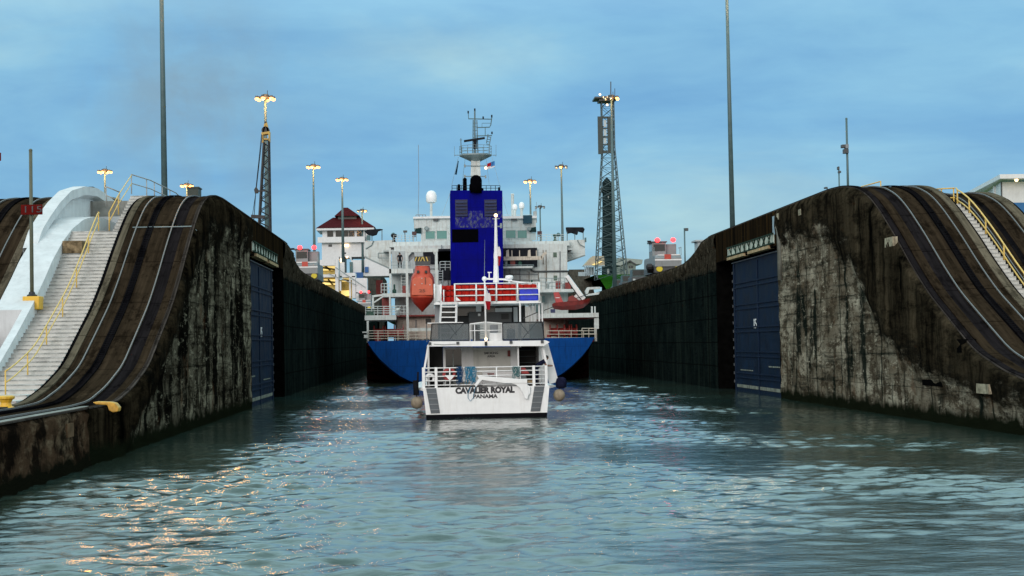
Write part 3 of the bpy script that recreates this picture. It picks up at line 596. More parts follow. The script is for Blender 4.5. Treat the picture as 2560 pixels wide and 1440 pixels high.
# ================================================================= lock gates folded into the recesses
gate_m = mat('navy_gate_plate', (0.0045, 0.0125, 0.031), 0.6, var=0.35, scale=0.7, spec=0.04, dirt=0.6, dirtcol=(0.002, 0.005, 0.012))
gate_rib = mat('navy_gate_rib', (0.007, 0.015, 0.036), 0.6, spec=0.04, var=0.2, scale=0.9, dirt=0.4, dirtcol=(0.003, 0.006, 0.013))
def gate(s, label):
    X = XL if s < 0 else XR
    g = thing('lock_gate', (X+0.5*s, 123.8, 0), label, 'lock gate', 'open lock gate leaves')
    f = X + 0.40*s
    mb = MB(); mb.box(f, f+1.0*s, 114.1, 133.4, -1.0, 9.45); mb.build('gate_plate', gate_m, g)
    mb = MB()
    for z in (1.0, 2.55, 4.3, 5.95, 7.55):
        for dz in (0, 0.32): mb.box(f-0.07*s, f, 114.3, 133.2, z+dz, z+dz+0.09)
    mb.build('girder_rib', gate_rib, g)
    mb = MB(); mb.box(f-0.05*s, f, 123.3, 123.75, -0.5, 9.3); mb.box(f-0.05*s, f, 114.15, 114.55, -0.5, 9.4); mb.box(f-0.05*s, f, 132.7, 133.3, -0.5, 9.4); mb.build('upright_rib', gate_rib, g)
    mb = MB(); mb.box(f-0.03*s, f, 114.6, 132.6, 0.30, 0.52); mb.box(f-0.02*s, f, 116, 120, 1.9, 1.98); mb.box(f-0.02*s, f, 126, 131, 1.55, 1.62)
    mb.build('scum_line', mat('pale_scum', (0.20, 0.21, 0.18), 0.8, var=0.3, dirt=0.5), g)
    mb = MB(); mb.box(f-0.10*s, f+0.9*s, 113.95, 133.6, 9.45, 9.52)
    for i in range(14): mb.box(f-0.06*s, f, 133.62, 133.75, 0.6+i*0.62, 0.8+i*0.62)
    mb.build('seal_bolt', dark_grey, g)
    for ch, dy_, wd in (('1', 0.36*s, 0.26), ('5', -0.24*s, 0.62)): text(ch, 'gate_number', 0.95, (f-0.035*s, 124.6+dy_, 4.85), letter_white, g, rot=(pi/2, 0, -pi/2 if s > 0 else pi/2), width=wd, bold=0.004)
    # folded walkway handrail above the leaf
    w = thing('folded_walkway', (X, 123.8, 9.7), ('pale folded gate walkway truss bolted along the top of the right gate' if s > 0 else 'green stained folded gate walkway truss above the left gate'), 'walkway', 'gate walkways')
    mb = MB(); mb.box(X-0.04*s, X+0.3*s, 115.0, 133.2, 9.95, 10.62); mb.build('backing_board', mat('mossy_pale_board', (0.46, 0.49, 0.42), 0.8, var=0.3, scale=1.5, dirt=0.6, dirtcol=(0.06, 0.08, 0.05)), w)
    mb = MB()
    for i in range(9):
        y = 116 + i*1.9; mb.bar((X-0.08*s, y, 9.98), (X-0.08*s, y+1.0, 10.6), 0.05, 0.06); mb.bar((X-0.08*s, y, 10.55), (X-0.08*s, y+0.5+0.4*sin(y*3), 10.0), 0.05, 0.10+0.06*cos(y*5))
    mb.bar((X-0.09*s, 115, 10.60), (X-0.09*s, 133.2, 10.60), 0.06, 0.08); mb.bar((X-0.09*s, 115, 9.98), (X-0.09*s, 133.2, 9.98), 0.06, 0.08)
    mb.build('truss_bar', mat('green_black_bars', (0.03, 0.05, 0.04), 0.7, var=0.3), w)
    mb = MB(); mb.box(X-0.15*s, X+0.3*s, 116.5, 124.2, 9.70, 9.90); mb.box(X-0.15*s, X+0.3*s, 125.8, 133.0, 9.68, 9.88); mb.build('timber_plank', mat('weathered_plank', (0.40, 0.30, 0.18), 0.8, var=0.2, dirt=0.4), w)
gate(-1, 'dark navy lock gate leaf numbered 15 folded into the left wall')
gate(1, 'dark navy lock gate leaf numbered 15 folded into the pale right wall')

# ================================================================= handrails
def handrail(label, pts, m, posts, h=0.85, r=0.032, mid=0.5, name='handrail'):
    g = thing(name, pts[0], label, 'handrail')
    mb = MB(); mb.tube([(x, y, z+h) for x, y, z in pts], r, 6); mb.build('top_rail', m, g, smooth=True)
    if mid: mb = MB(); mb.tube([(x, y, z+h*mid) for x, y, z in pts], r*0.9, 6); mb.build('middle_rail', m, g, smooth=True)
    for p in posts:
        mb = MB(); mb.tube([(p[0], p[1], p[2]-0.1), (p[0], p[1], p[2]+h)], r, 6); mb.build('post', m, g, smooth=True)
    return g
def slope_pts(x, ys, dz=0.0): return [(x, y, zp(y)+dz) for y in ys]
handrail('orange yellow handrail running up the middle of the wide left stairs', slope_pts(-15.9, np.arange(67.8, 86.9, 0.9)) + [(-15.9, 87.15, 9.55)], rail_yellow,
         slope_pts(-15.9, (67.8, 71.5, 75.0, 78.3, 81.4, 84.3, 86.9)))
grey_rail = mat('pale_grey_rail', (0.34, 0.34, 0.33), 0.5, 0.2, var=0.1)
up = [(-15.95, 90.2, 9.75), (-15.95, 92.9, 10.75), (-15.95, 93.2, 11.25), (-15.95, 96.7, 12.25)]
handrail('yellowish handrail beside the narrow upper flight of the left stairs', [(-15.98, 90.2, 9.75), (-15.98, 92.9, 10.85), (-15.98, 97.0, 12.25)], rail_yellow, [(-15.98, 90.2, 9.75), (-15.98, 92.9, 10.85)], 0.9)
handrail('grey guard rail along the top landing above the left stairs', [(-15.98, 97.0, 12.25), (-15.5, 100.5, 12.25), (-15.2, 108.2, 12.2), (-15.2, 112, 12.0)], grey_rail, [(-15.98, 97.0, 12.25), (-15.6, 99.7, 12.25), (-15.5, 101.8, 12.25), (-15.4, 104.1, 12.25), (-15.3, 106.4, 12.2)], 0.95)
handrail('short grey guard rail on the white wall behind the left landing', [(-16.6, 92.9, 11.3), (-16.0, 93.4, 11.05)], grey_rail, [(-16.6, 92.9, 11.3), (-16.0, 93.4, 11.05)], 0.9)
handrail('bright yellow handrail down the right side stairs', slope_pts(27.05, np.arange(66, 91.3, 0.9), -0.95) + [(27.05, 91.4, 10.4)], rail_yellow, slope_pts(27.05, (66, 69, 72, 75, 78, 81, 83.9, 86.6, 89.2, 91.2), -0.95), 1.0, 0.04, 0.45)
handrail('yellow cross rail at the top of the right side stairs', [(27.0, 91.45, 10.42), (26.15, 91.9, 10.42)], rail_yellow, [(26.95, 91.5, 10.42), (26.4, 91.8, 10.42)], 0.98, 0.035)
handrail('small yellow rail peeking over the crest of the right track', [(26.2, 103.5, 12.0), (25.9, 107, 12.0), (25.3, 112, 11.6)], rail_yellow, [(26.2, 103.5, 12.0)], 0.85, 0.035)
# ================================================================= passenger ferry
FY = 92.5
def fx(px): return AtY(px, 900, FY)[0]
def fz(py, px=1215): return AtY(px, py, FY)[2]
FC = fx(1214.5)
FERRY = thing('ferry', (FC, FY, 0), 'small white two deck passenger ferry seen from its stern with its name across the transom', 'ferry')
def fsec(hw, zb, zt, hwb): return [(-hw, zt), (-hw*0.99, (zt+zb)/2), (-hwb, zb), (0, zb-0.25), (hwb, zb), (hw*0.99, (zt+zb)/2), (hw, zt)]
def hullrows(z0, z1, grow=0.0):
    rows = []
    for y, k, dz in ((0, 1, 0), (6, 1, 0), (12, 0.98, 0.05), (17, 0.82, 0.25), (21, 0.5, 0.5), (24, 0.06, 0.8)):
        zt, zb = z1 + (dz if z1 > 1 else 0), z0
        wt = (3.09 + (zt)*0.10)*k + grow; wb = (3.09 + zb*0.10)*k + grow
        rows.append([(FC-wt, FY+y, zt), (FC-(wt+wb)/2, FY+y, (zt+zb)/2), (FC-wb, FY+y, zb), (FC+wb, FY+y, zb), (FC+(wt+wb)/2, FY+y, (zt+zb)/2), (FC+wt, FY+y, zt)])
    return rows
mb = MB(); r = hullrows(0.22, 1.60); mb.grid(r, closed=True); mb.add(r[0], [(0, 1, 2, 3, 4, 5)]); mb.build('hull', white_clean, FERRY)
mb = MB(); r = hullrows(-0.7, 0.22, 0.004); mb.grid(r, closed=True); mb.add(r[0], [(0, 1, 2, 3, 4, 5)]); mb.build('boot_stripe', mat('boot_top_black', (0.006, 0.006, 0.008), 0.7, var=0.2, spec=0.03), FERRY)
mb = MB()
for s in (-1, 1):
    mb.add([(FC+s*3.22, FY+0.9, 1.42), (FC+s*3.66, FY+1.3, 1.50), (FC+s*3.66, FY+16, 1.50), (FC+s*3.22, FY+17, 1.42), (FC+s*3.22, FY+0.9, 1.62), (FC+s*3.66, FY+1.3, 1.56), (FC+s*3.66, FY+16, 1.56), (FC+s*3.22, FY+17, 1.62)],
           [(0, 1, 2, 3), (4, 5, 6, 7), (0, 1, 5, 4), (1, 2, 6, 5), (2, 3, 7, 6)])
mb.build('side_ledge', white_clean, FERRY)
step_grey = mat('grey_step_tread', (0.10, 0.115, 0.13), 0.6, var=0.1)
for (a, b, c, d) in ((1064, 1089, 1075, 1098), (1360, 1335, 1348, 1324)):
    mb = MB(); q = [(fx(a), fz(968)), (fx(b), fz(968)), (fx(d), fz(1031)), (fx(c), fz(1031))]
    mb.prism(q, FY-0.035, FY+0.05); st = mb.build('transom_step', step_grey, FERRY)
    mb = MB()
    for i in range(1, 5):
        t = i/4.6; x0 = fx(a)+(fx(c)-fx(a))*t; x1 = fx(b)+(fx(d)-fx(b))*t; z = fz(968)+(fz(1031)-fz(968))*t
        mb.box(x0, x1, FY-0.07, FY-0.03, z, z+0.035)
    mb.build('tread', grey_paint, st)
text('CAVALIER ROYAL', 'name_lettering', 0.40, (fx(1211), FY-0.012, fz(976)), letter_black, FERRY, bold=0.028, width=fx(1285)-fx(1137))
text('PANAMA', 'port_lettering', 0.27, (fx(1211.5), FY-0.012, fz(991)), letter_black, FERRY, bold=0.010, width=fx(1242)-fx(1181))
# after deck rail
mb = MB(); zr = [fz(y) for y in (918, 928, 939, 950, 961)]
def frail(name, xs, z0, z1, y, rails, r=0.03, posts=True, parent=FERRY, m=white_clean):
    mb = MB()
    for z in rails: mb.tube([(x, y, z) for x in (xs[0], xs[-1])], r, 6)
    for x in xs: mb.tube([(x, y, z0), (x, y, z1)], r*1.25, 6)
    return mb.build(name, m, parent, smooth=True)
frail('stern_rail', [fx(1058), fx(1090), fx(1124), fx(1241), fx(1300), fx(1333), fx(1364)], 1.58, fz(917), FY+0.12, zr)
mb = MB()
for x in (fx(1058), fx(1089.5), fx(1334), fx(1365)): mb.box(x-0.07, x+0.07, FY+0.06, FY+0.2, 1.58, fz(916))
mb.build('rail_stanchion', white_clean, FERRY)
for s in (-1, 1):
    mb = MB()
    for z in zr: mb.tube([(FC+s*3.12, FY+0.12, z), (FC+s*3.2, FY+3.2, z)], 0.028, 6)
    for y in (1.1, 2.1): mb.tube([(FC+s*3.15, FY+y, 1.58), (FC+s*3.15, FY+y, zr[0])], 0.03, 6)
    mb.build('side_rail', white_clean, FERRY, smooth=True)
# main deck house
HW = FY+3.4
def hx(px): return AtY(px, 900, HW)[0]
def hz(py): return AtY(1215, py, HW)[2]
mb = MB(); mb.box(fx(1062), fx(1366), FY+0.05, FY+22, 1.56, 1.60); mb.build('main_deck', grey_paint, FERRY)
mb = MB()
def panel(x0, x1, y0, y1, d=0.12): mb.box(hx(x0), hx(x1), HW, HW+d, hz(y1), hz(y0))
panel(1108, 1114, 866, 966); panel(1154, 1182, 866, 966); panel(1182, 1278, 868, 966, 0.16); panel(1278, 1297, 866, 966); panel(1114, 1154, 866, 871)
mb.box(FC-3.0, FC-2.9, HW-0.6, HW+15, 1.6, 3.7); mb.box(FC+2.9, FC+3.0, HW-0.6, HW+15, 1.6, 3.7)
mb.box(hx(1347), hx(1362), HW-0.5, HW+0.1, 1.6, 3.72)
mb.build('deckhouse', white, FERRY)
mb = MB(); mb.box(hx(1184), hx(1276), HW-0.03, HW, hz(950), hz(874)); pn = mb.build('smoking_panel', mat('cream_panel', (0.60, 0.60, 0.56), 0.5, var=0.06, dirt=0.2), FERRY, bevel=0.02)
text('SMOKING\nAREA', 'panel_lettering', 0.17, (hx(1228), HW-0.04, hz(887)), letter_black, FERRY, bold=0.004)
mb = MB(); mb.box(hx(1269), hx(1276), HW-0.12, HW-0.03, hz(892), hz(877)); mb.build('fire_box', red_dark, FERRY)
mb = MB(); mb.box(hx(1114), hx(1154), HW+0.04, HW+0.08, hz(966), hz(871)); mb.build('sliding_door', win_dark, FERRY)
mb = MB(); mb.box(hx(1133)-0.015, hx(1133)+0.015, HW+0.0, HW+0.04, hz(966), hz(871)); mb.build('door_frame', steel, FERRY)
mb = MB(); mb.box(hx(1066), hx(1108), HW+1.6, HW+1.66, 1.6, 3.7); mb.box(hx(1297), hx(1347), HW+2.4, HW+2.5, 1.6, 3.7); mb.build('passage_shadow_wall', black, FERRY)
mb = MB()
for i in range(6): mb.box(hx(1299), hx(1346), HW+0.2+i*0.3, HW+0.5+i*0.3, 1.75+i*0.33, 1.78+i*0.33)
mb.build('companion_stairs', mat('dull_tread', (0.06, 0.08, 0.09), 0.5, var=0.1), FERRY)
mb = MB()
mb.bar((fx(1061), FY+0.6, fz(917)), (fx(1071), FY+0.6, fz(863)), 0.10); mb.bar((fx(1368), FY+0.6, fz(915)), (fx(1358), FY+0.6, fz(863)), 0.12)
mb.bar((fx(1389), FY+1.6, fz(962)), (fx(1364), FY+1.6, fz(863)), 0.10, 0.5); mb.tube([(fx(1297), FY+0.5, fz(917)), (fx(1297), FY+0.5, fz(862))], 0.04, 6)
mb.build('slanted_pillar', white_clean, FERRY)
# upper deck
mb = MB()
mb.pprism([(1067, 866), (1074, 853.5), (1366, 851.5), (1374, 855), (1360, 865)], FY-0.05, 0.3)
mb.box(fx(1072), fx(1366), FY+0.25, FY+21, fz(862), fz(853))
mb.build('upper_deck', white_clean, FERRY)
mb = MB(); mb.tube([(fx(1085), FY-0.1, fz(858)), (fx(1110), FY-0.1, fz(860)), (fx(1140), FY-0.1, fz(859))], 0.012, 5)
for px in (1075, 1145, 1278, 1356): mb.box(fx(px)-0.07, fx(px)+0.07, FY-0.14, FY, fz(860), fz(853))
mb.build('deck_edge_fitting', dark_grey, FERRY)
screen = glass('tinted_mesh_screen', (0.06, 0.085, 0.10), 0.4, 0.52)
for x0, x1, sk in ((1077, 1174, 4), (1258, 1362, 0)):
    mb = MB(); q = [(fx(x0), fz(851)), (fx(x1), fz(851)), (fx(x1 - (0 if sk else 4)), fz(807)), (fx(x0+sk), fz(807))]
    mb.prism(q, FY+0.2, FY+0.22); sc_ = mb.build('mesh_screen', screen, FERRY)
    mb = MB()
    for i in range(4): a, b = q[i], q[(i+1) % 4]; mb.bar((a[0], FY+0.18, a[1]), (b[0], FY+0.18, b[1]), 0.05)
    mb.bar((q[0][0]+0.9, FY+0.26, q[2][1]), (q[0][0]+1.35, FY+0.26, q[0][1]+0.3), 0.05); mb.bar((q[2][0]-0.3, FY+0.26, q[2][1]-0.05), (q[2][0]-1.0, FY+0.26, q[0][1]+0.1), 0.05)
    mb.build('screen_frame', canvas_dark, sc_)
for s in (-1, 1):
    mb = MB(); mb.box(FC+s*3.02, FC+s*3.04, FY+0.2, FY+14, fz(852), fz(806)); mb.build('side_screen', screen, FERRY)
frail('gate_rail', [fx(1176), fx(1188), fx(1257)], fz(852), fz(809), FY+0.2, [fz(809), fz(826)], 0.022)
mb = MB(); mb.bar((fx(1070), FY+0.24, fz(805.5)), (fx(1160), FY+0.24, fz(805.5)), 0.07, 0.05); mb.bar((fx(1270), FY+0.24, fz(807)), (fx(1336), FY+0.24, fz(807)), 0.07, 0.05)
mb.bar((fx(1176), FY+0.1, fz(809)), (fx(1214), FY+0.1, fz(805)), 0.05); mb.bar((fx(1257), FY+0.1, fz(809)), (fx(1214), FY+0.1, fz(805)), 0.05); mb.build('rail_cap', white_clean, FERRY)
UY = FY+4.0
def ub(name, rects, m, Y, d=0.1, **k):
    mb = MB()
    for r in rects: mb.pbox(*r, Y, d)
    return mb.build(name, m, FERRY, **k)
ub('grey_windbreak', [(1172, 779, 1212, 806), (1216, 780, 1279, 806)], dark_grey, UY)
ub('windbreak_notice', [(1195, 784, 1201, 790)], letter_white, UY-0.03, 0.02)
ub('windbreak_window', [(1253, 784, 1272, 798)], black, UY-0.03, 0.02)
ub('wheelhouse_wall', [(1096, 766, 1102, 806), (1284, 768, 1294, 806), (1190, 761, 1203, 780), (1238, 770, 1280, 780)], white, UY+1.6)
ub('wheelhouse_glass', [(1103, 762, 1172, 790), (1172, 758, 1190, 790), (1204, 760, 1238, 782), (1252, 760, 1278, 774)], win_dark, UY+1.9)
mb = MB(); mb.box(FC-2.4, FC+2.4, UY+2.4, UY+2.5, fz(806), fz(758)); mb.build('wheelhouse_back', black, FERRY)
ub('support_column', [(1087, 757, 1101, 806)], grey_paint, FY+1.6, 0.4)
mb = MB()
for px in (1350, 1357): mb.pbox(px-4 if px < 1355 else px-3, 758, px, 806, FY+0.9, 0.12)
for px in (1328, 1337): mb.pbox(px-1.5, 758, px+1.5, 806, FY+2.2, 0.1)
mb.bar(AtY(1318, 758, FY+2.2), AtY(1330, 772, FY+2.2), 0.08); mb.build('support_post', white, FERRY)
mb = MB(); mb.tube([AtY(1300, 757, FY+0.4), AtY(1301, 868, FY+0.4)], 0.05, 6); mb.tube([AtY(1297, 806, FY+0.4), AtY(1296, 868, FY+0.4)], 0.035, 6); mb.build('mast_stay_post', white_clean, FERRY)
mb = MB(); mb.bar(AtY(1308, 796, FY+1.0), AtY(1352, 777, FY+1.0), 0.05); mb.build('boat_hook', dark_grey, FERRY)
ub('white_locker', [(1223, 832, 1258, 853)], white, FY+0.5, 0.6, bevel=0.03)
ub('seat_stack', [(1182, 812, 1200, 852)], dark_grey, FY+1.2, 0.6)
mb = MB()
for i in range(9): mb.pbox(1193+i*0.7, 812+i*4.2, 1208+i*0.5, 813.6+i*4.2, FY+1.1, 0.5)
mb.build('seat_slat', steel, FERRY)
ub('seat_back', [(1225, 812, 1245, 832), (1268, 822, 1288, 846)], grey_paint, FY+1.6, 0.3, bevel=0.05)
# ladder
lad = []
mb = MB(); mb.bar(AtY(1103.5, 752, FY+0.35), AtY(1100, 806, FY+0.3), 0.11, 0.06); mb.bar(AtY(1141, 754, FY+0.35), AtY(1139.5, 853, FY+0.3), 0.11, 0.06); mb.bar(AtY(1100.5, 806, FY+0.3), AtY(1102, 853, FY+0.3), 0.07, 0.06)
ld_ = mb.build('ladder', white_clean, FERRY)
mb = MB()
for y in (767, 780.5, 793, 806, 819, 832, 845): mb.bar(AtY(1102, y, FY+0.34), AtY(1141, y, FY+0.34), 0.12, 0.05)
mb.build('ladder_rung', white_clean, ld_)
mb = MB(); mb.pbox(1104, 755, 1141, 761, FY+0.3, 0.06); mb.build('ladder_head_board', white, ld_)
# top deck
TY = FY+0.5
mb = MB(); mb.box(fx(1087), fx(1356), TY, TY+9, fz(759), fz(753)); mb.pprism([(1140, 752), (1140, 741), (1152, 752)], TY-0.06, 0.05); mb.build('top_deck', white_clean, FERRY)
mb = MB()
for z in (fz(708), fz(722.5), fz(737.5)): mb.tube([(fx(1140), TY, z), (fx(1353), TY, z)], 0.03, 6)
for px in (1140, 1194, 1245, 1298, 1353): mb.tube([(fx(px), TY, fz(755)), (fx(px), TY, fz(707))], 0.042, 6)
mb.tube([(fx(1104), TY, fz(755)), (fx(1105), TY, fz(708))], 0.055, 6); mb.tube([(fx(1112), TY, fz(752)), (fx(1112), TY, fz(722))], 0.035, 6)
mb.build('top_rail', white_clean, FERRY, smooth=True)
mb = MB()
for px in (1352, 1089):
    for z in (fz(708), fz(722.5), fz(737.5)): mb.tube([(fx(px), TY, z), (fx(px)*1.0, TY+8, z)], 0.03, 6)
    for k in range(0, 5): mb.tube([(fx(px), TY+k*2, fz(755)), (fx(px), TY+k*2, fz(707))], 0.04, 6)
mb.build('top_side_rail', white_clean, FERRY, smooth=True)
mb = MB(); mb.pbox(1092, 712, 1104, 752, TY+0.3, 0.5); mb.build('vent_duct', white, FERRY)
# stacked red floats
def float_mb(w, h, d):
    mb = MB(); n = 10; rows = []
    for i in range(n+1):
        x = -w/2 + w*i/n; k = 1 - 0.22*(abs(2*i/n-1)**6); wob = 0.03*sin(i*2.1)
        rows.append([(x, -d/2*k+wob, 0.0), (x, -d/2-0.03+wob, h*0.3), (x, -d/2*k+wob, h*0.8), (x, -d*0.2, h*(1.0+0.05*sin(i*1.7))), (x, d/2*k, h*0.95), (x, d/2*k, 0)])
    mb.grid(rows, closed=True); mb.add(rows[0], [tuple(range(6))]); mb.add(rows[-1], [tuple(range(6))]); return mb
cols = [(1105, 1140, 'behind the ladder head'), (1141, 1193, 'just right of the ladder'), (1194, 1243, 'behind the flagpole'), (1244, 1296, 'beside the blue tarpaulin'), (1298, 1349, 'over the blue tarpaulin')]
lev = [(752, 738, 'bottom'), (737.5, 724, 'middle'), (723, 711, 'top')]
proto = None
for ci, (x0, x1, nm) in enumerate(cols):
    for li, (y0, y1, ln) in enumerate(lev):
        if ci == 4 and li < 2: continue
        w = fx(x1)-fx(x0)-0.06; h = fz(y1)-fz(y0)
        lab = f'red covered buoyant float, {ln} one of the stack {nm}' if ci < 4 else 'red covered float lying over the blue tarpaulin'
        o = solo(float_mb(w, h, 0.55), 'buoyant_float', red_bright, lab, 'float', (0, 0, 0), 'red floats on the ferry top deck', smooth=False)
        o.location = ((fx(x0)+fx(x1))/2, TY+0.55+0.05*sin(ci*3+li), fz(y0))
        mb2 = MB()
        for k in range(2): xx = -w/2 + w*(0.3+0.4*k); mb2.box(xx-0.02, xx+0.02, -0.335, -0.28, 0.02, h*0.85)
        q = mb2.build('strap', mat('dark_red_strap', (0.25, 0.012, 0.012), 0.7, var=0.2), None); q.parent = o
mb = MB(); mb.pbox(1299, 722, 1346, 752, TY+0.12, 0.8); 
solo(mb, 'tarpaulin_bundle', blue_tarp, 'bright blue tarpaulin covered bundle behind the top deck rail', 'bundle', bevel=0.08)
# radar mast
RM = FY+3.2
mb = MB(); mb.tube([AtY(1240, 706, RM), AtY(1240, 640, RM), AtY(1239.5, 545, RM)], 0.16, 8, r2=0.06); mb.pprism([(1234, 706), (1247, 706), (1243, 660), (1237, 660)], RM, 0.3); mb.build('mast', white_clean, FERRY)
mb = MB(); mb.bar(AtY(1231, 547, RM), AtY(1249, 546, RM), 0.05); mb.bar(AtY(1241, 566, RM), AtY(1255, 566, RM), 0.05); mb.pbox(1250, 558, 1255, 570, RM, 0.1); mb.build('mast_crosstree', steel, FERRY)
mb = MB(); mb.ball(AtY(1239.5, 538.5, RM), 0.10, 8); mb.build('masthead_lamp', lamp_white, FERRY, smooth=True)
mb = MB(); mb.bar(AtY(1213, 697, RM), AtY(1280, 699, RM), 0.09); mb.bar(AtY(1255, 699, RM), AtY(1330, 709, RM-1), 0.05); mb.bar(AtY(1223, 695, RM), AtY(1223, 680, RM), 0.06); mb.bar(AtY(1219, 681, RM), AtY(1229, 681, RM), 0.05); mb.build('radar_arch', white_clean, FERRY)
mb = MB(); c = AtY(1273, 693, RM); mb.lathe(c, [(0.05, -0.12), (0.20, -0.1), (0.22, 0.0), (0.18, 0.09), (0.02, 0.11)], 14); mb.tube([c, (c[0], c[1], c[2]-0.3)], 0.06, 6); mb.build('radome', white_clean, FERRY, smooth=True)
mb = MB(); c = AtY(1211, 697, RM); mb.ball(c, 0.13, 8); mb.tube([c, (c[0], c[1], c[2]-0.25)], 0.05, 6); mb.build('satellite_dome', white_clean, FERRY, smooth=True)
mb = MB(); mb.tube([AtY(1211, 694, RM), AtY(1212, 600, RM)], 0.016, 5, r2=0.006); mb.build('whip_antenna', steel, FERRY)
# stern flagpole and lamp
mb = MB(); mb.tube([AtY(1215, 853, FY+0.05), AtY(1212, 706, FY+0.05)], 0.045, 8); mb.build('flagpole', white_clean, FERRY, smooth=True)
mb = MB(); mb.ball(AtY(1215, 848, FY-0.1), 0.085, 8); mb.build('stern_lamp', lamp_white, FERRY, smooth=True)
mb = MB(); c = AtY(1215, 860, FY-0.1); mb.lathe(c, [(0.06, -0.08), (0.07, 0), (0.06, 0.12)], 10); mb.build('lamp_base', black, FERRY)
def drape_flag(name, px, y0, y1, Y, label, w=0.34):
    """hanging flag with vertical folds, white and red with a blue corner"""
    a = AtY(px, y0, Y); b = AtY(px, y1, Y); L = a[2]-b[2]; mb = MB(); rows = []; n = 14
    for i in range(n+1):
        t = i/n; k = w*(0.25+0.75*sin(min(1, t*1.3)*pi*0.5))*(1-0.45*max(0, t-0.75)*4*0.5)
        rows.append([(a[0] + k*(u-0.25) + 0.03*sin(t*7+u*5), Y + 0.05*sin(u*9+t*3), a[2]-L*t - 0.06*u*t) for u in (0, 0.2, 0.4, 0.6, 0.8, 1.0)])
    mb.grid(rows)
    mb.mi = []
    for i in range(n):
        for j in range(5): mb.mi.append(1 if (i > n*0.58 and j > 0) else (2 if (i < n*0.25 and j > 3) else 0))
    return solo(mb, name, [mat('flag_white', (0.70, 0.68, 0.70), 0.8, var=0.06), mat('flag_red', (0.30, 0.012, 0.02), 0.8, var=0.15), mat('flag_blue', (0.03, 0.05, 0.2), 0.8)], label, 'flag', a, smooth=True)
drape_flag('flag', 1214.5, 716, 772, FY-0.02, 'limp white and red flag hanging on the pole at the ferry stern')
drape_flag('flag', 1239, 598, 662, RM-0.05, 'limp white and red flag hanging below the ferry masthead lamp', 0.36)
# stern gangway arm hung over the rail
mb = MB()
mb.pprism([(1192, 937), (1203, 940), (1318, 949), (1318, 958), (1262, 958), (1205, 950), (1190, 968), (1186, 962), (1197, 947)], FY-0.25, 0.2)
mb.pprism([(1270, 957), (1318, 955), (1322, 985), (1319, 998), (1312, 996), (1308, 985), (1300, 970), (1288, 961)], FY-0.22, 0.14)
mb.pprism([(1318, 962), (1326, 966), (1325, 984), (1321, 990)], FY-0.18, 0.1)
solo(mb, 'boarding_ramp', white_clean, 'white folding boarding ramp arm hanging slanted over the ferry transom', 'ramp', bevel=0.02)
# people, ropes, buoys
def figure(label, joints, edges, base, cloth, scale=1.0, head=None, face=(1, 0)):
    """one skinned body: joints = name -> (x, y, z, radius)"""
    names = list(joints); me = bpy.data.meshes.new('person')
    me.from_pydata([joints[n][:3] for n in names], [(names.index(a), names.index(b)) for a, b in edges], [])
    o = bpy.data.objects.new('person', me); COL.objects.link(o); o.location = base
    sk = o.modifiers.new('skin', 'SKIN'); sk.use_smooth_shade = True
    for i, n in enumerate(names): d = me.skin_vertices[0].data[i]; d.radius = (joints[n][3], joints[n][3]); d.use_root = (i == 0)
    s = o.modifiers.new('sub', 'SUBSURF'); s.levels = s.render_levels = 1
    bpy.context.view_layer.update(); dg = bpy.context.evaluated_depsgraph_get(); m2 = bpy.data.meshes.new_from_object(o.evaluated_get(dg))
    o.modifiers.clear(); o.data = m2; m2.materials.clear()
    for q in cloth: m2.materials.append(q)
    P = {n: Vector(joints[n][:3]) for n in names}
    for p in m2.polygons:
        c = p.center; n = min(names, key=lambda k: (P[k]-c).length - joints[k][3]*0.4)
        p.material_index = 0 if n in ('head', 'neck', 'crown', 'elbow_a', 'wrist_a', 'hand_a', 'elbow_b', 'wrist_b', 'hand_b', 'tip_a', 'tip_b', 'chin') else (2 if n in ('knee_a', 'knee_b', 'ankle_a', 'ankle_b', 'toe_a', 'toe_b', 'pelvis', 'hip_a', 'hip_b') else 1)
        p.use_smooth = True
    tag(o, label, 'person')
    h = P['head']
    mb = MB(); mb.ball((0, 0, 0), 0.108, 8, 1.05); hr = mb.build('hair', hair, None, smooth=True); hr.parent = o; hr.location = h + Vector((-0.03*face[0], -0.03*face[1], 0.055)); hr.scale = (1, 1, 0.85)
    return o
E1 = [('pelvis', 'chest'), ('chest', 'neck'), ('neck', 'head'), ('head', 'crown'), ('chest', 'shoulder_a'), ('shoulder_a', 'elbow_a'), ('elbow_a', 'wrist_a'), ('wrist_a', 'hand_a'), ('hand_a', 'tip_a'),
      ('chest', 'shoulder_b'), ('shoulder_b', 'elbow_b'), ('elbow_b', 'wrist_b'), ('wrist_b', 'hand_b'), ('hand_b', 'tip_b'),
      ('pelvis', 'hip_a'), ('hip_a', 'knee_a'), ('knee_a', 'ankle_a'), ('ankle_a', 'toe_a'), ('pelvis', 'hip_b'), ('hip_b', 'knee_b'), ('knee_b', 'ankle_b'), ('ankle_b', 'toe_b')]
bx = fx(1345)
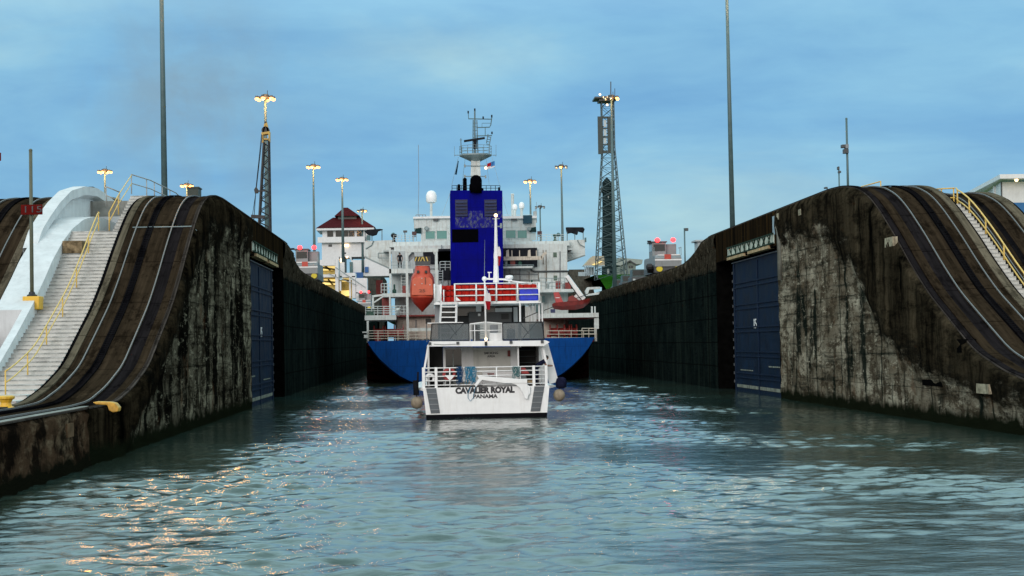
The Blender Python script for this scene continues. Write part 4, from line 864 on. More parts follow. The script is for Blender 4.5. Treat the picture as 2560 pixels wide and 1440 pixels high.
figure('person in dark shirt bending over the ferry side rail with arms reaching out',
       dict(pelvis=(0, 0, 0.98, .145), chest=(0.36, 0, 1.22, .155), neck=(0.50, 0, 1.34, .055), head=(0.57, 0, 1.41, .095), crown=(0.60, 0, 1.50, .085),
            shoulder_a=(0.38, -0.19, 1.27, .07), elbow_a=(0.50, -0.22, 1.02, .05), wrist_a=(0.70, -0.18, 1.00, .035), hand_a=(0.78, -0.16, 1.0, .04), tip_a=(0.85, -0.15, 0.99, .02),
            shoulder_b=(0.38, 0.19, 1.27, .07), elbow_b=(0.52, 0.22, 1.04, .05), wrist_b=(0.72, 0.16, 1.02, .035), hand_b=(0.80, 0.12, 1.02, .04), tip_b=(0.87, 0.10, 1.01, .02),
            hip_a=(0, -0.11, 0.92, .11), knee_a=(0.04, -0.12, 0.5, .075), ankle_a=(-0.02, -0.12, 0.09, .05), toe_a=(0.16, -0.13, 0.045, .04),
            hip_b=(0, 0.11, 0.92, .11), knee_b=(-0.06, 0.13, 0.5, .075), ankle_b=(-0.12, 0.13, 0.09, .05), toe_b=(0.06, 0.14, 0.045, .04)),
       E1, (bx-0.05, FY+0.75, 1.6), [skin, navy_cloth, navy_cloth])
def rope_hank(label, px, y0, y1, wpx, Y, n, m=rope_blue, tail=None):
    mb = MB(); a = AtY(px, y0, Y); L = a[2]-AtY(px, y1, Y)[2]; w = fx(px+wpx)-fx(px); r = random.Random(px)
    for i in range(n):
        x0 = a[0] + (i/(n-1)-0.5)*w; l = L*r.uniform(0.6, 1.0); pts = []
        for k in range(13):
            t = k/12*2*pi; pts.append((x0 + 0.05*sin(t)+0.04*sin(3*t+i), Y - 0.05 - 0.05*(1+cos(t))*0.5 + 0.015*i % 0.05, a[2] + 0.03 - l*(1-cos(t))/2))
        mb.tube(pts, 0.017, 5)
    if tail: mb.tube([AtY(x, y, Y-0.08) for x, y in tail], 0.015, 5)
    return solo(mb, 'rope', m, label, 'rope', a, smooth=True)
rope_hank('big blue rope hank with a hanging loop on the ferry stern rail', 1176, 918, 966, 22, FY, 12, tail=[(1178, 966), (1170, 980), (1170, 995), (1176, 1003), (1183, 995), (1186, 975), (1192, 958)])
rope_hank('darker blue rope hank left of the big one on the ferry stern rail', 1149, 918, 970, 10, FY, 6, mat('dark_blue_rope', (0.02, 0.07, 0.17), 0.85, var=0.25, scale=20))
rope_hank('teal grey rope hank on the right half of the ferry stern rail', 1290, 918, 949, 14, FY, 8, mat('teal_grey_rope', (0.10, 0.20, 0.21), 0.85, var=0.25, scale=20))
def ring(label, px, py, r, Y, m, t=0.07, arc=2*pi, cat='lifebuoy'):
    c = AtY(px, py, Y); mb = MB(); n = 20
    mb.tube([(c[0]+r*sin(arc*(k/n-0.5)), Y, c[2]+r*cos(arc*(k/n-0.5))) for k in range(n+1)], t, 7); return solo(mb, cat, m, label, cat, smooth=True)
ring('white horseshoe lifebuoy behind the left end of the ferry stern rail', 1075, 946, 0.20, FY+0.3, white_clean, 0.08, 4.6)
ring('red lifebuoy behind the stern rail near the ferry door', 1123, 936, 0.27, FY+0.35, mat('faded_red_buoy', (0.42, 0.05, 0.05), 0.6, var=0.2), 0.09)
mb = MB(); mb.pprism([(1112, 938), (1138, 938), (1125, 952)], FY+0.02, 0.03); solo(mb, 'triangle_sign', white_clean, 'small white triangle sign on the stern rail before the red lifebuoy', 'sign')
mb = MB(); mb.pbox(1134, 955, 1175, 967, FY+1.6, 0.5); solo(mb, 'deck_box', conc_grey, 'grey low deck box behind the blue ropes', 'box')
mb = MB(); mb.pbox(1094, 930, 1112, 956, FY+1.4, 0.6); solo(mb, 'deck_locker', dark_grey, 'dark grey locker behind the left stern rail of the ferry', 'locker')
mb = MB(); mb.pbox(1206, 930, 1296, 966, FY+1.8, 0.5); bn = solo(mb, 'deck_bench', white, 'white deck bench behind the middle of the ferry stern rail', 'bench', bevel=0.03)
mb = MB(); mb.pprism([(1303, 920), (1312, 919), (1324, 934), (1304, 934)], FY+1.2, 0.3); solo(mb, 'deck_chair', mat('faded_red_buoy', (0.42, 0.05, 0.05)), 'red folding chair behind the right stern rail of the ferry', 'chair')
mb = MB(); mb.lathe(AtY(1309, 944, FY+0.6), [(0.05, 0), (0.14, 0.0), (0.15, 0.12), (0.05, 0.14)], 14, 'y'); solo(mb, 'hose_reel', grey_paint, 'grey round hose reel behind the right stern rail', 'reel', smooth=True)
mb = MB(); mb.pbox(1318, 951, 1332, 957, FY+0.3, 0.3); solo(mb, 'wooden_chock', mat('weathered_plank', (0.4, 0.3, 0.18)), 'small wooden chock at the right end of the ferry after deck', 'chock')
mb = MB()
for px in (1222, 1226, 1232): mb.pprism([(px-4, 933), (px+3, 933), (px+5, 939), (px-2, 939)], FY+1.6, 0.1)
solo(mb, 'red_cushion', red_dark, 'dark red cushion lying on the white deck bench', 'cushion')
# fenders
def fender(label, px, py, r, Y, cpx, y0, y1, cr):
    g = thing('fender', AtY(px, py, Y), label, 'fender', 'round fenders on the ferry sides')
    mb = MB(); mb.ball(AtY(px, py, Y), r, 12, 1.05); mb.build('ball', fender_tan, g, smooth=True)
    mb = MB(); c = AtY(px, py, Y); mb.tube([(c[0], c[1], c[2]+r), AtY(cpx, y1, Y)], 0.03, 5); mb.build('lanyard', black_rubber, g)
    return g
fender('round tan fender hanging on the left side of the ferry', 1042, 1007, 0.305, FY+0.8, 1041, 0, 975, 0)
fender('round tan fender hanging on the right side of the ferry', 1398, 988, 0.305, FY+0.8, 1401, 0, 965, 0)
mb = MB(); mb.tube([AtY(1038.5, 951, FY+0.8), AtY(1041, 988, FY+0.8)], 0.14, 10); mb.tube([AtY(1045, 930, FY+1.2), AtY(1044, 970, FY+1.2)], 0.05, 6)
solo(mb, 'rubber_cylinder', black_rubber, 'black rubber cylinder fender above the left tan fender', 'fender', smooth=True)
mb = MB(); mb.lathe(AtY(1403, 957, FY+0.9), [(0.10, -0.30), (0.26, -0.24), (0.30, 0), (0.24, 0.22), (0.10, 0.30)], 12)
solo(mb, 'rubber_bundle', mat('navy_rubber', (0.012, 0.014, 0.035), 0.7, var=0.25, scale=6), 'lumpy dark navy bundle above the right tan fender', 'fender', smooth=True)
# ================================================================= cargo ship
SY = 180.0
def sx(px, Y=SY): return AtY(px, 800, Y)[0]
def sz(py, Y=SY, px=1203): return AtY(px, py, Y)[2]
SC = sx(1202)
SHIP = thing('cargo_ship', (SC, SY, 0), 'large cargo ship with a blue rounded stern and tall blue funnel ahead of the ferry', 'ship')
OUT = [(918, 853), (924, 864), (934, 879), (950, 898), (975, 921), (1000, 940), (1022, 951), (1060, 966), (1203, 985)]
def outline(k, dz, Y, extra=0.0):
    L = [AtY(x, y, SY) for x, y in OUT]; h = [(SC - p[0], p[2]) for p in L]; pts = []
    for hw, z in h: pts.append((SC - hw*k - extra, Y, z if z > 3.9 else z - dz))
    return pts + [(2*SC - p[0], p[1], p[2]) for p in pts[:-1][::-1]]
mb = MB(); a = outline(1, 0, SY); b = outline(1.0, 0.25, SY+1.5, 0.02); rows = [a, b]; mb.grid(rows); mb.add(a, [tuple(range(len(a)))])
mb.build('stern_counter', hull_blue, SHIP)
mb = MB(); rows = [outline(1.0, 0.25, SY+1.5, 0.02), outline(1.0, 1.2, SY+5, 0.03)]
h = 11.95; rows.append([(SC-h, SY+14, 4.0), (SC-h, SY+14, 3.4), (SC-h, SY+14, 2.6), (SC-h, SY+14, 1.8), (SC-h, SY+14, 1.0), (SC-h, SY+14, 0.2), (SC-h+.2, SY+14, -.8), (SC-h+1, SY+14, -2), (SC, SY+14, -2.5)])
rows[-1] += [(2*SC-p[0], p[1], p[2]) for p in rows[-1][:-1][::-1]]
rows.append([(p[0], SY+150, p[2]) for p in rows[-1]]); mb.grid(rows); mb.build('hull', hull_dark, SHIP)
def sb(name, rects, m, Y, d=0.3, parent=None, **k):
    mb = MB()
    for r in rects: mb.pbox(*r, Y, d)
    return mb.build(name, m, parent or SHIP, **k)
deck_m = mat('dark_red_deck', (0.10, 0.02, 0.016), 0.7, var=0.2)
def deck(name, x0, x1, y0, y1, Y0, Y1, m=None, px=None):
    mb = MB(); mb.box(sx(x0, Y0), sx(x1, Y0), Y0, Y1, AtY((x0+x1)/2, y1, Y0)[2], AtY((x0+x1)/2, y0, Y0)[2]); return mb.build(name, m or ship_white, SHIP)
mb = MB(); zd = sz(853); mb.box(SC-11.3, SC+11.3, SY+0.1, SY+14, zd-0.25, zd-0.02); mb.build('mooring_deck', deck_m, SHIP)
# accommodation block
AY = SY+13
shade_white = mat('shaded_white_paint', (0.40, 0.45, 0.46), 0.55, var=0.08, dirt=0.4, dirtcol=(0.2, 0.17, 0.13))  # ship white greyed, the galleries' shade put into the colour
mb = MB(); mb.box(sx(988, AY), sx(1421, AY), AY, AY+14, 3.9, sz(612, AY)); mb.build('accommodation_block', ship_white, SHIP)
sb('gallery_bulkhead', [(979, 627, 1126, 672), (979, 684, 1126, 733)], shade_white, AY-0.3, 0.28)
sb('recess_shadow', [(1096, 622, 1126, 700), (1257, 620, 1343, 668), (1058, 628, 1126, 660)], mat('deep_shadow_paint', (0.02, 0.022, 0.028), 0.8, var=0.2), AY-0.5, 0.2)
sb('lower_bulkhead', [(990, 792, 1095, 848), (1360, 797, 1411, 850)], mat('cream_bulkhead', (0.50, 0.44, 0.38), 0.6, var=0.1, dirt=0.5), SY+6, 0.3)
sb('bulkhead_door', [(1000, 692, 1008, 733), (1014, 697, 1021, 716)], mat('dull_door', (0.26, 0.31, 0.31), 0.6, var=0.1), AY-0.4, 0.1)
sb('square_window', [(1383, 631, 1392, 643), (1384, 689, 1393, 701)], mat('dull_green_glass', (0.07, 0.12, 0.09), 0.3, var=0.15), AY-0.06, 0.1)
sb('black_hawse', [(1064, 797, 1078, 809)], black, SY+5.9, 0.12)
mb = MB(); mb.tube([AtY(1326, 668, AY-0.15), AtY(1330, 677, AY-0.15), AtY(1337, 679, AY-0.15), AtY(1420, 678, AY-0.15)], 0.10, 6); mb.build('drain_pipe', dark_grey, SHIP, smooth=True)
mb = MB()
for x, y0, y1 in ((1346, 678, 702), (1358, 625, 660), (1323, 680, 705), (1366, 625, 720)): mb.pbox(x-0.8, y0, x+0.8, y1, AY-0.1, 0.08)
mb.build('stain_pipe', mat('rusty_pipe', (0.18, 0.15, 0.12), 0.7, var=0.2), SHIP)
# deck slabs, left galleries
deck('gallery_deck', 974, 1035, 672, 683, AY-4, AY); deck('gallery_deck', 956, 1030, 733, 742, AY-6, AY); deck('boat_deck', 912, 990, 788, 800, SY+1, AY)
deck('boat_deck', 990, 1100, 787, 791, SY+5, AY, red_dark)
deck('aft_boat_deck', 1358, 1497, 783, 794, SY+1, AY); deck('aft_boat_deck_underside', 1358, 1490, 794, 797, SY+1.5, AY, red_dark)
deck('gallery_deck', 1352, 1437, 723, 730, AY-5, AY); deck('gallery_deck', 1257, 1334, 666, 670, AY-3, AY)
sb('deck_house', [(955, 743, 977, 790)], red_dark, SY+9, 2.0); sb('red_locker', [(1412, 706, 1427, 722)], red_dark, AY-4, 1)
for x0, x1, y0, y1, Y in ((973, 978, 620, 735, AY-4), (973, 977, 742, 790, SY+5), (1017, 1021, 676, 735, AY-3.5), (1486, 1492, 795, 853, SY+1.2), (1492, 1497, 794, 822, SY+1.2), (917, 922, 802, 856, SY+0.6), (1410, 1413, 797, 850, SY+6)):
    sb('deck_column', [(x0, y0, x1, y1)], ship_white, Y, 0.25)
mb = MB(); mb.bar(AtY(932, 758, SY+6), AtY(962, 738, SY+6), 0.14); mb.bar(AtY(932, 742, SY+6), AtY(934, 790, SY+6), 0.2); mb.bar(AtY(930, 741, SY+6), AtY(960, 737, SY+6), 0.2); mb.build('gallery_bracket', ship_white, SHIP)
def srail(name, x0, x1, ytop, ybot, Y, n=3, posts=6, m=None, r=0.035, slack=0.0):
    mb = MB(); m = m or ship_white
    for i in range(n):
        y = ytop + (ybot-ytop)*i/n; mb.ptube([(x0, y), ((x0+x1)/2, y+slack), (x1, y)], Y, r, 5)
    for k in range(posts): x = x0+(x1-x0)*k/(posts-1); mb.ptube([(x, ytop), (x, ybot)], Y, r*1.1, 5)
    return mb.build(name, m, SHIP)
cream_rail = mat('cream_rail', (0.50, 0.47, 0.40), 0.5, var=0.1, dirt=0.4)
srail('mooring_rail', 920, 1020, 827, 853, SY+0.3, 4, 5, cream_rail); srail('mooring_rail', 1022, 1075, 829, 853, SY+0.3, 3, 4, cream_rail); srail('mooring_rail', 1366, 1490, 827, 853, SY+0.3, 3, 5, cream_rail)
sb('mooring_bulwark', [(1022, 820, 1080, 827)], ship_white, SY+0.3, 0.2)
srail('boat_deck_rail', 914, 990, 766, 788, SY+1.2, 4, 6); srail('gallery_rail', 953, 976, 709, 733, AY-5.8, 3, 4); srail('gallery_rail', 978, 1025, 655, 672, AY-3.8, 2, 4, steel, 0.02)
srail('gallery_rail', 1100, 1126, 654, 676, AY-3, 3, 3); srail('gallery_rail', 1257, 1334, 662, 668, AY-2.8, 2, 6, steel); srail('gallery_rail', 1348, 1412, 695, 724, AY-4.8, 3, 5, steel, 0.03, 1.5); srail('gallery_rail', 980, 1020, 765, 790, SY+6, 3, 5)
srail('hand_rail_frame', 1455, 1489, 821, 848, SY+0.6, 2, 3, cream_rail, 0.05)
# winches
mb = MB()
for px in (947, 975, 997): mb.lathe(AtY(px, 833, SY+3), [(0.35, -0.5), (0.85, -0.5), (0.85, -0.42), (0.45, -0.4), (0.45, 0.4), (0.85, 0.42), (0.85, 0.5), (0.3, 0.5)], 14, 'x')
mb.pbox(938, 838, 952, 853, SY+2.4, 0.6); mb.build('mooring_winch', red_dark, SHIP)
mb = MB()
for px in (1384, 1402, 1419, 1432): mb.lathe(AtY(px, 830, SY+3), [(0.35, -0.42), (0.80, -0.42), (0.80, -0.32), (0.42, -0.3), (0.42, 0.3), (0.80, 0.32), (0.80, 0.42), (0.3, 0.42)], 14, 'x')
mb.pbox(1366, 836, 1374, 850, SY+2.4, 0.8); mb.build('mooring_winch', red_dark, SHIP)
mb = MB(); mb.lathe(AtY(925, 788, SY+1.6), [(0.3, -0.5), (0.42, -0.5), (0.42, 0.5), (0.3, 0.5)], 14, 'y'); mb.pbox(915, 773, 935, 787, SY+1.5, 0.5); mb.build('green_drum', mat('dark_green_paint', (0.012, 0.07, 0.05), 0.5, var=0.15), SHIP)
sb('fog_horn_box', [(910, 837, 920, 845), (906, 829, 918, 832)], ship_white, SY-0.1, 0.4)
# ladders on ship
def sladder(x0, x1, y0, y1, Y, n):
    mb = MB()
    for x in (x0, x1): mb.ptube([(x, y0), (x, y1)], Y, 0.05, 5)
    for i in range(n): y = y0+(y1-y0)*(i+0.5)/n; mb.ptube([(x0, y), (x1, y)], Y, 0.035, 5)
    return mb.build('ship_ladder', ship_white, SHIP)
sladder(1003, 1016, 676, 735, AY-3, 8); sladder(1096, 1107, 675, 712, AY-4, 6); sladder(1119, 1124, 562, 604, AY+5, 9)
# funnel
UYf = SY+7
def F_(px, py): return AtY(px, py, UYf)
mb = MB(); q = [F_(1125.5, 476), F_(1256, 476), F_(1258.5, 712), F_(1128, 712)]
mb.prism([(p[0], p[2]) for p in q], UYf, UYf+5); mb.build('funnel', funnel_blue, SHIP, bevel=0.06)
sb('funnel_opening', [(1130, 573, 1196, 606)], mat('soot_and_opening_black', (0.002, 0.002, 0.003), 0.95), UYf-0.02, 0.3)  # solid black panel stands in for the shade inside the opening
for x0, x1 in ((1138, 1169), (1211, 1242)):
    sb('louvre_box', [(x0, 499, x1, 542)], mat('dark_navy_louvre', (0.006, 0.008, 0.05), 0.6), UYf-0.03, 0.2)
    mb = MB()
    for i in range(5):
        y = 503+i*8.3; a = F_(x0+1, y); b = F_(x1-1, y+4.2)
        mb.add([(a[0], UYf-0.05, a[2]), (b[0], UYf-0.05, a[2]), (b[0], UYf-0.2, b[2]), (a[0], UYf-0.2, b[2])], [(0, 1, 2, 3)])
    mb.build('louvre_slat', mat('grey_blue_slat', (0.02, 0.027, 0.085), 0.6, var=0.15), SHIP)
def peel_mat():
    m, t, b = newmat('peeling_funnel_paint'); v = coords(t, (1, 1, 0.6))
    e = noise(t, v, 3.6, 9, 0.72); c = mix(t, ramp(t, e, [(0.50, 0.0), (0.56, 1.0)]), (0.002, 0.003, 0.20), (0.075, 0.09, 0.17))
    c = mix(t, ramp(t, noise(t, v, 6, 8, 0.8), [(0.5, 0.0), (0.6, 0.8)]), c, (0.003, 0.004, 0.10)); b.inputs['Specular IOR Level'].default_value = 0.15; t.links.new(c, b.inputs['Base Color']); b.inputs['Roughness'].default_value = 0.6; return m
sb('peeling_patch', [(1138, 543, 1170, 569), (1170, 527, 1207, 570), (1207, 543, 1240, 569), (1244, 527, 1256, 545)], peel_mat(), UYf-0.012, 0.02)
mb = MB(); mb.tube([F_(1190, 482), F_(1190, 452)], 0.62, 14); c = F_(1190, 452); mb.ball((c[0], c[1], c[2]), 0.62, 8); mb.build('exhaust_uptake', MATS['soot_and_opening_black'], SHIP, smooth=True)
for x, y, r in ((1163, 445, 0.26), (1148, 460, 0.2), (1180, 460, 0.3), (1249, 466, 0.12), (1207, 470, 0.18)):
    mb = MB(); mb.tube([(F_(x, 480)[0], UYf+2, F_(x, 480)[2]), (F_(x, y)[0], UYf+2, F_(x, y)[2])], r, 10, r2=r*0.8); mb.ball((F_(x, y)[0], UYf+2, F_(x, y)[2]), r*0.85, 6); mb.build('exhaust_pipe', MATS['soot_and_opening_black'], SHIP, smooth=True)
srail('funnel_rail', 1130, 1178, 464, 477, UYf+0.1, 2, 5, canvas_dark, 0.03); srail('funnel_rail', 1204, 1250, 464, 477, UYf+0.1, 2, 5, canvas_dark, 0.03)
# bridge
BY = AY+6
sb('wheelhouse', [(1052, 548, 1330, 608)], ship_white, BY, 7)
sb('wheelhouse_fascia', [(1035, 546.5, 1125, 570), (1257, 546.5, 1340, 568)], ship_white, BY-0.04, 6.5)
sb('wheelhouse_top', [(1033, 541, 1128, 546), (1255, 540, 1342, 546)], white, BY-0.5, 8)
for r in ((1064, 578, 1087, 597), (1092, 577, 1117, 597), (1265, 576, 1289, 595), (1294, 576, 1317, 595)):
    mb = MB(); mb.pbox(*r, BY-0.05, 0.1); w = mb.build('bridge_window', win_teal, SHIP, bevel=0.03)
    x0, y0, x1, y1 = r; mb = MB(); mb.pbox(x0-1, y0-1.2, x1+1, y0, BY-0.08, 0.1); mb.pbox(x0-1, y1, x1+1, y1+1.2, BY-0.08, 0.1); mb.pbox(x0-1.2, y0, x0, y1, BY-0.08, 0.1); mb.pbox(x1, y0, x1+1.2, y1, BY-0.08, 0.1); mb.build('window_frame', ship_white, w)
sb('bridge_door', [(1326, 581, 1340, 601)], mat('pale_door', (0.45, 0.55, 0.56), 0.4, var=0.05), BY-0.05, 0.06)
mb = MB(); mb.pprism([(1034, 583), (1040, 571), (1053, 569), (1053, 584)], BY-0.4, 0.3); mb.pprism([(1325, 580), (1322, 572), (1340, 567), (1341, 580)], BY-0.4, 0.3); mb.build('wing_door_canopy', mat('dark_teal_canvas', (0.015, 0.035, 0.035), 0.7), SHIP)
mb = MB(); mb.ptube([(1034, 583), (1034, 604)], BY-0.3, 0.05); mb.build('canopy_post', steel, SHIP)
mb = MB()
for px, py in ((1066, 571), (1323, 572)): mb.lathe(AtY(px, py, BY-0.4), [(0.18, -0.08), (0.24, 0), (0.2, 0.08)], 12, 'y'); mb.ptube([(px, py), (px+1, py+9)], BY-0.3, 0.05)
mb.build('searchlight', steel, SHIP)
BD = AY+2
sb('bridge_deck', [(975, 604, 1128, 617), (1256, 603, 1424, 615)], ship_white, BD, 6)
mb = MB(); mb.pprism([(1103, 617), (1128, 617), (1128, 626), (1120, 621)], BD, 0.3); mb.pprism([(1256, 615), (1284, 615), (1266, 619), (1256, 625)], BD, 0.3); mb.build('bridge_deck_curve', ship_white, SHIP)
sb('bridge_underside_shade', [(974, 617, 1108, 626), (1270, 615, 1416, 622)], black, BD+0.2, 5); sb('lower_awning', [(958, 624, 1040, 628.5), (1260, 622, 1432, 626)], shade_white, BD-1.5, 4)  # black boxes below the bridge deck stand in for its shade
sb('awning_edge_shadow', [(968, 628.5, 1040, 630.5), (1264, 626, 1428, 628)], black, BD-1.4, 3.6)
mb = MB()
mb.pprism([(984, 600), (914, 603), (911, 606), (912, 640), (975, 672), (976, 617), (984, 617)], BD+1.0, 1.5); mb.build('bridge_wing', ship_white, SHIP)
mb = MB(); mb.pprism([(1415, 603), (1424, 600), (1462, 599), (1463, 637), (1412, 656), (1412, 615)], BD+1.0, 1.5); mb.build('bridge_wing', ship_white, SHIP)
mb = MB(); mb.bar(AtY(912, 643, BD+0.9), AtY(976, 672, BD+0.9), 0.16); mb.bar(AtY(1463, 638, BD+0.9), AtY(1411, 656, BD+0.9), 0.16); mb.tube([AtY(1443, 600, BD+0.9), AtY(1449, 611, BD+0.9), AtY(1462, 618, BD+0.9)], 0.06, 5); mb.tube([AtY(934, 602, BD+0.9), AtY(929, 613, BD+0.9), AtY(914, 622, BD+0.9)], 0.06, 5); mb.build('wing_edge_pipe', steel, SHIP)
mb = MB()
for (x0, x1) in ((946, 975), (1411, 1431)):
    for (u0, v0, u1, v1) in ((x0, 633, x1, 633), (x0, 645, x1, 645), (x0 if x0 < 1000 else x1, 633, x0 if x0 < 1000 else x1, 645)): mb.bar(AtY(u0, v0, BD-0.5), AtY(u1, v1, BD-0.5), 0.14)
mb.build('side_light_frame', steel, SHIP)
mb = MB(); mb.pprism([(1416, 568), (1458, 568), (1462, 573), (1459, 581), (1446, 577), (1444, 586), (1430, 581), (1421, 583), (1418, 579)], BD+1, 1.2); mb.build('torn_canopy', canvas_dark, SHIP)
mb = MB(); mb.pprism([(911, 578), (918, 574), (950, 572), (957, 573), (945, 577), (941, 586), (930, 589), (918, 585)], BD+1, 1.2); mb.build('torn_canopy', canvas_dark, SHIP)
mb = MB()
for px in (1418, 1437, 1458, 913, 930, 955): mb.ptube([(px, 574), (px, 603)], BD+1.2, 0.05)
mb.build('canopy_post', steel, SHIP)
sb('wing_instrument', [(1462, 594, 1466, 605), (916, 588, 926, 600)], mat('dull_teal', (0.06, 0.13, 0.14), 0.5), BD+0.8, 0.4)
srail('bridge_rail', 984, 1034, 588, 604, BD+0.3, 3, 6, ship_white, 0.02); srail('bridge_rail', 1343, 1414, 586, 603, BD+0.3, 3, 7, ship_white, 0.02); srail('monkey_rail', 1040, 1064, 537, 556, BY+0.3, 3, 4, grey_paint, 0.04); srail('monkey_rail', 1064, 1126, 540, 556, BY+2, 2, 5, ship_white, 0.02); srail('monkey_rail', 1257, 1340, 537, 548, BY+2, 2, 6, ship_white, 0.02)
# deck furniture on the bridge wings
chair_m = mat('dark_maroon_plastic', (0.05, 0.012, 0.014), 0.5)
for px, py, lab in ((1036, 602, 'dark chair on the left bridge wing by the canopy'), (1349, 601, 'dark chair on the right bridge wing beside the pale door')):
    c = AtY(px, py, BD+0.6); g = thing('deck_chair', c, lab, 'chair', 'dark chairs on the bridge wings')
    mb = MB(); mb.box(c[0]-0.25, c[0]+0.25, c[1]-0.25, c[1]+0.25, c[2]+0.42, c[2]+0.48); mb.build('seat', chair_m, g, bevel=0.02)
    mb = MB(); mb.box(c[0]-0.25, c[0]+0.25, c[1]-0.28, c[1]-0.22, c[2]+0.55, c[2]+1.0); mb.build('backrest', chair_m, g, bevel=0.03)
    for dx in (-0.22, 0.22):
        for dy in (-0.24, 0.22): mb = MB(); mb.tube([(c[0]+dx, c[1]+dy, c[2]), (c[0]+dx, c[1]+dy, c[2]+0.45)], 0.025, 5); mb.build('leg', steel, g)
mb = MB(); c = AtY(1388, 604, BD+0.6); mb.lathe(c, [(0.28, 0), (0.26, 0.1), (0.16, 0.2), (0.14, 0.55), (0.24, 0.6), (0.26, 0.8), (0.1, 0.82)], 12); solo(mb, 'pelorus_stand', mat('dark_green_paint', (0.012, 0.07, 0.05)), 'green compass repeater stand on the right bridge wing', 'stand', smooth=True)
mb = MB(); c = AtY(985, 606, BD+0.6); mb.lathe(c, [(0.28, 0), (0.16, 0.15), (0.14, 0.5), (0.3, 0.6), (0.3, 0.9), (0.05, 0.95)], 12); solo(mb, 'pelorus_stand', canvas_dark, 'black compass repeater stand on the left bridge wing', 'stand', smooth=True)
for px, lab in ((983, 'navigation lamp on a white bracket at the left bridge wing end'), (1396, 'navigation lamp on a white bracket on the right bridge wing')):
    g = thing('signal_lamp', AtY(px, 603, BD+0.8), lab, 'lamp'); mb = MB(); mb.ptube([(px, 604), (px-1, 596), (px, 589)], BD+0.8, 0.05); mb.build('stand', ship_white, g)
    mb = MB(); c = AtY(px, 589, BD+0.8); mb.lathe(c, [(0.05, -0.1), (0.26, -0.05), (0.26, 0.1), (0.12, 0.3), (0.02, 0.33)], 12); mb.build('lamp_hood', mat('dull_teal', (0.06, 0.13, 0.14)), g, smooth=True)
mb = MB(); mb.ptube([(1013, 604), (1012, 581)], BD+0.7, 0.05); mb.pbox(1008, 576, 1018, 581, BD+0.6, 0.4); mb.build('x', ship_white) if False else solo(mb, 'repeater_post', dark_grey, 'dark box on a thin post in the middle of the left bridge wing', 'post')
# domes, antennas
def dome(px, ytop, ybot, ymast, rpx, Y, sph=False):
    a = AtY(px, ytop, Y); b = AtY(px, ybot, Y); c = AtY(px, ymast, Y); r = sx(px+rpx, Y)-sx(px, Y); h = a[2]-b[2]
    mb = MB(); mb.lathe((a[0], Y, b[2]), [(r*0.75, 0), (r*0.97, h*0.06), (r, h*0.4), (r*0.98, h*0.6), (r*0.8, h*0.83), (r*0.45, h*0.96), (0.02, h)], 16); o = mb.build('satellite_dome', white_clean, SHIP, smooth=True)
    mb = MB(); mb.tube([b, c], 0.16, 8); mb.ptube([(px-rpx*0.7, ybot+1), (px+rpx*0.7, ybot+1)], Y, 0.08); mb.build('dome_mast', ship_white, o)
dome(1078, 476, 506, 548, 13.5, BY+3); dome(1287, 510, 524, 545, 6.5, BY+3); dome(1304, 505, 521, 545, 7, BY+3)
mb = MB(); mb.ptube([(1281, 488), (1282, 545)], BY+4, 0.18, 6); mb.ptube([(1277, 486), (1285, 486)], BY+4, 0.1); mb.build('short_mast', ship_white, SHIP)
mb = MB(); mb.ptube([(1046, 362), (1047, 470), (1045, 552)], BY+2, 0.03, 5); mb.build('whip_antenna', grey_paint, SHIP)
mb = MB(); mb.ptube([(1338, 520), (1339, 545)], BY+1, 0.03, 5); mb.ptube([(1341, 505), (1342, 545)], BY+1, 0.02, 5); mb.build('whip_antenna', grey_paint, SHIP)
sb('antenna_case', [(1308, 538, 1330, 558)], mat('slate_blue_canvas', (0.03, 0.07, 0.10), 0.7), BY-0.6, 0.8); sb('loudhailer', [(1083, 543, 1095, 552), (1279, 543, 1292, 551)], dark_grey, BY-0.4, 0.5); sb('flag_locker', [(1334, 528, 1342, 556)], mat('pale_grey_locker', (0.35, 0.38, 0.38), 0.6), BY, 0.8)
# main mast
MY = BY+4
mast = thing('radar_mast', AtY(1189, 480, MY), 'white ship mast with a round platform and radar bars behind the funnel', 'mast') if False else None
def mp(name, fn, m, **k): mb = MB(); fn(mb); return mb.build(name, m, SHIP, **k)
mp('mast_column', lambda b: b.pprism([(1178, 400), (1200, 400), (1203, 480), (1176, 480)], MY, 1.0), ship_white)
def plat(b):
    c = AtY(1189, 388, MY+0.5); b.lathe(c, [(0.5, -0.75), (0.8, -0.6), (1.85, -0.1), (1.85, 0.05), (0.1, 0.06)], 18)
mp('mast_platform', plat, steel)
def prl(b):
    c = AtY(1189, 388, MY+0.5)
    for h in (0.35, 0.7, 1.0): b.tube([(c[0]+1.8*cos(k*pi/12), c[1]+1.8*sin(k*pi/12), c[2]+h) for k in range(25)], 0.025, 4)
    for k in range(12): b.tube([(c[0]+1.8*cos(k*pi/6), c[1]+1.8*sin(k*pi/6), c[2]), (c[0]+1.8*cos(k*pi/6), c[1]+1.8*sin(k*pi/6), c[2]+1.0)], 0.025, 4)
mp('platform_rail', prl, steel)
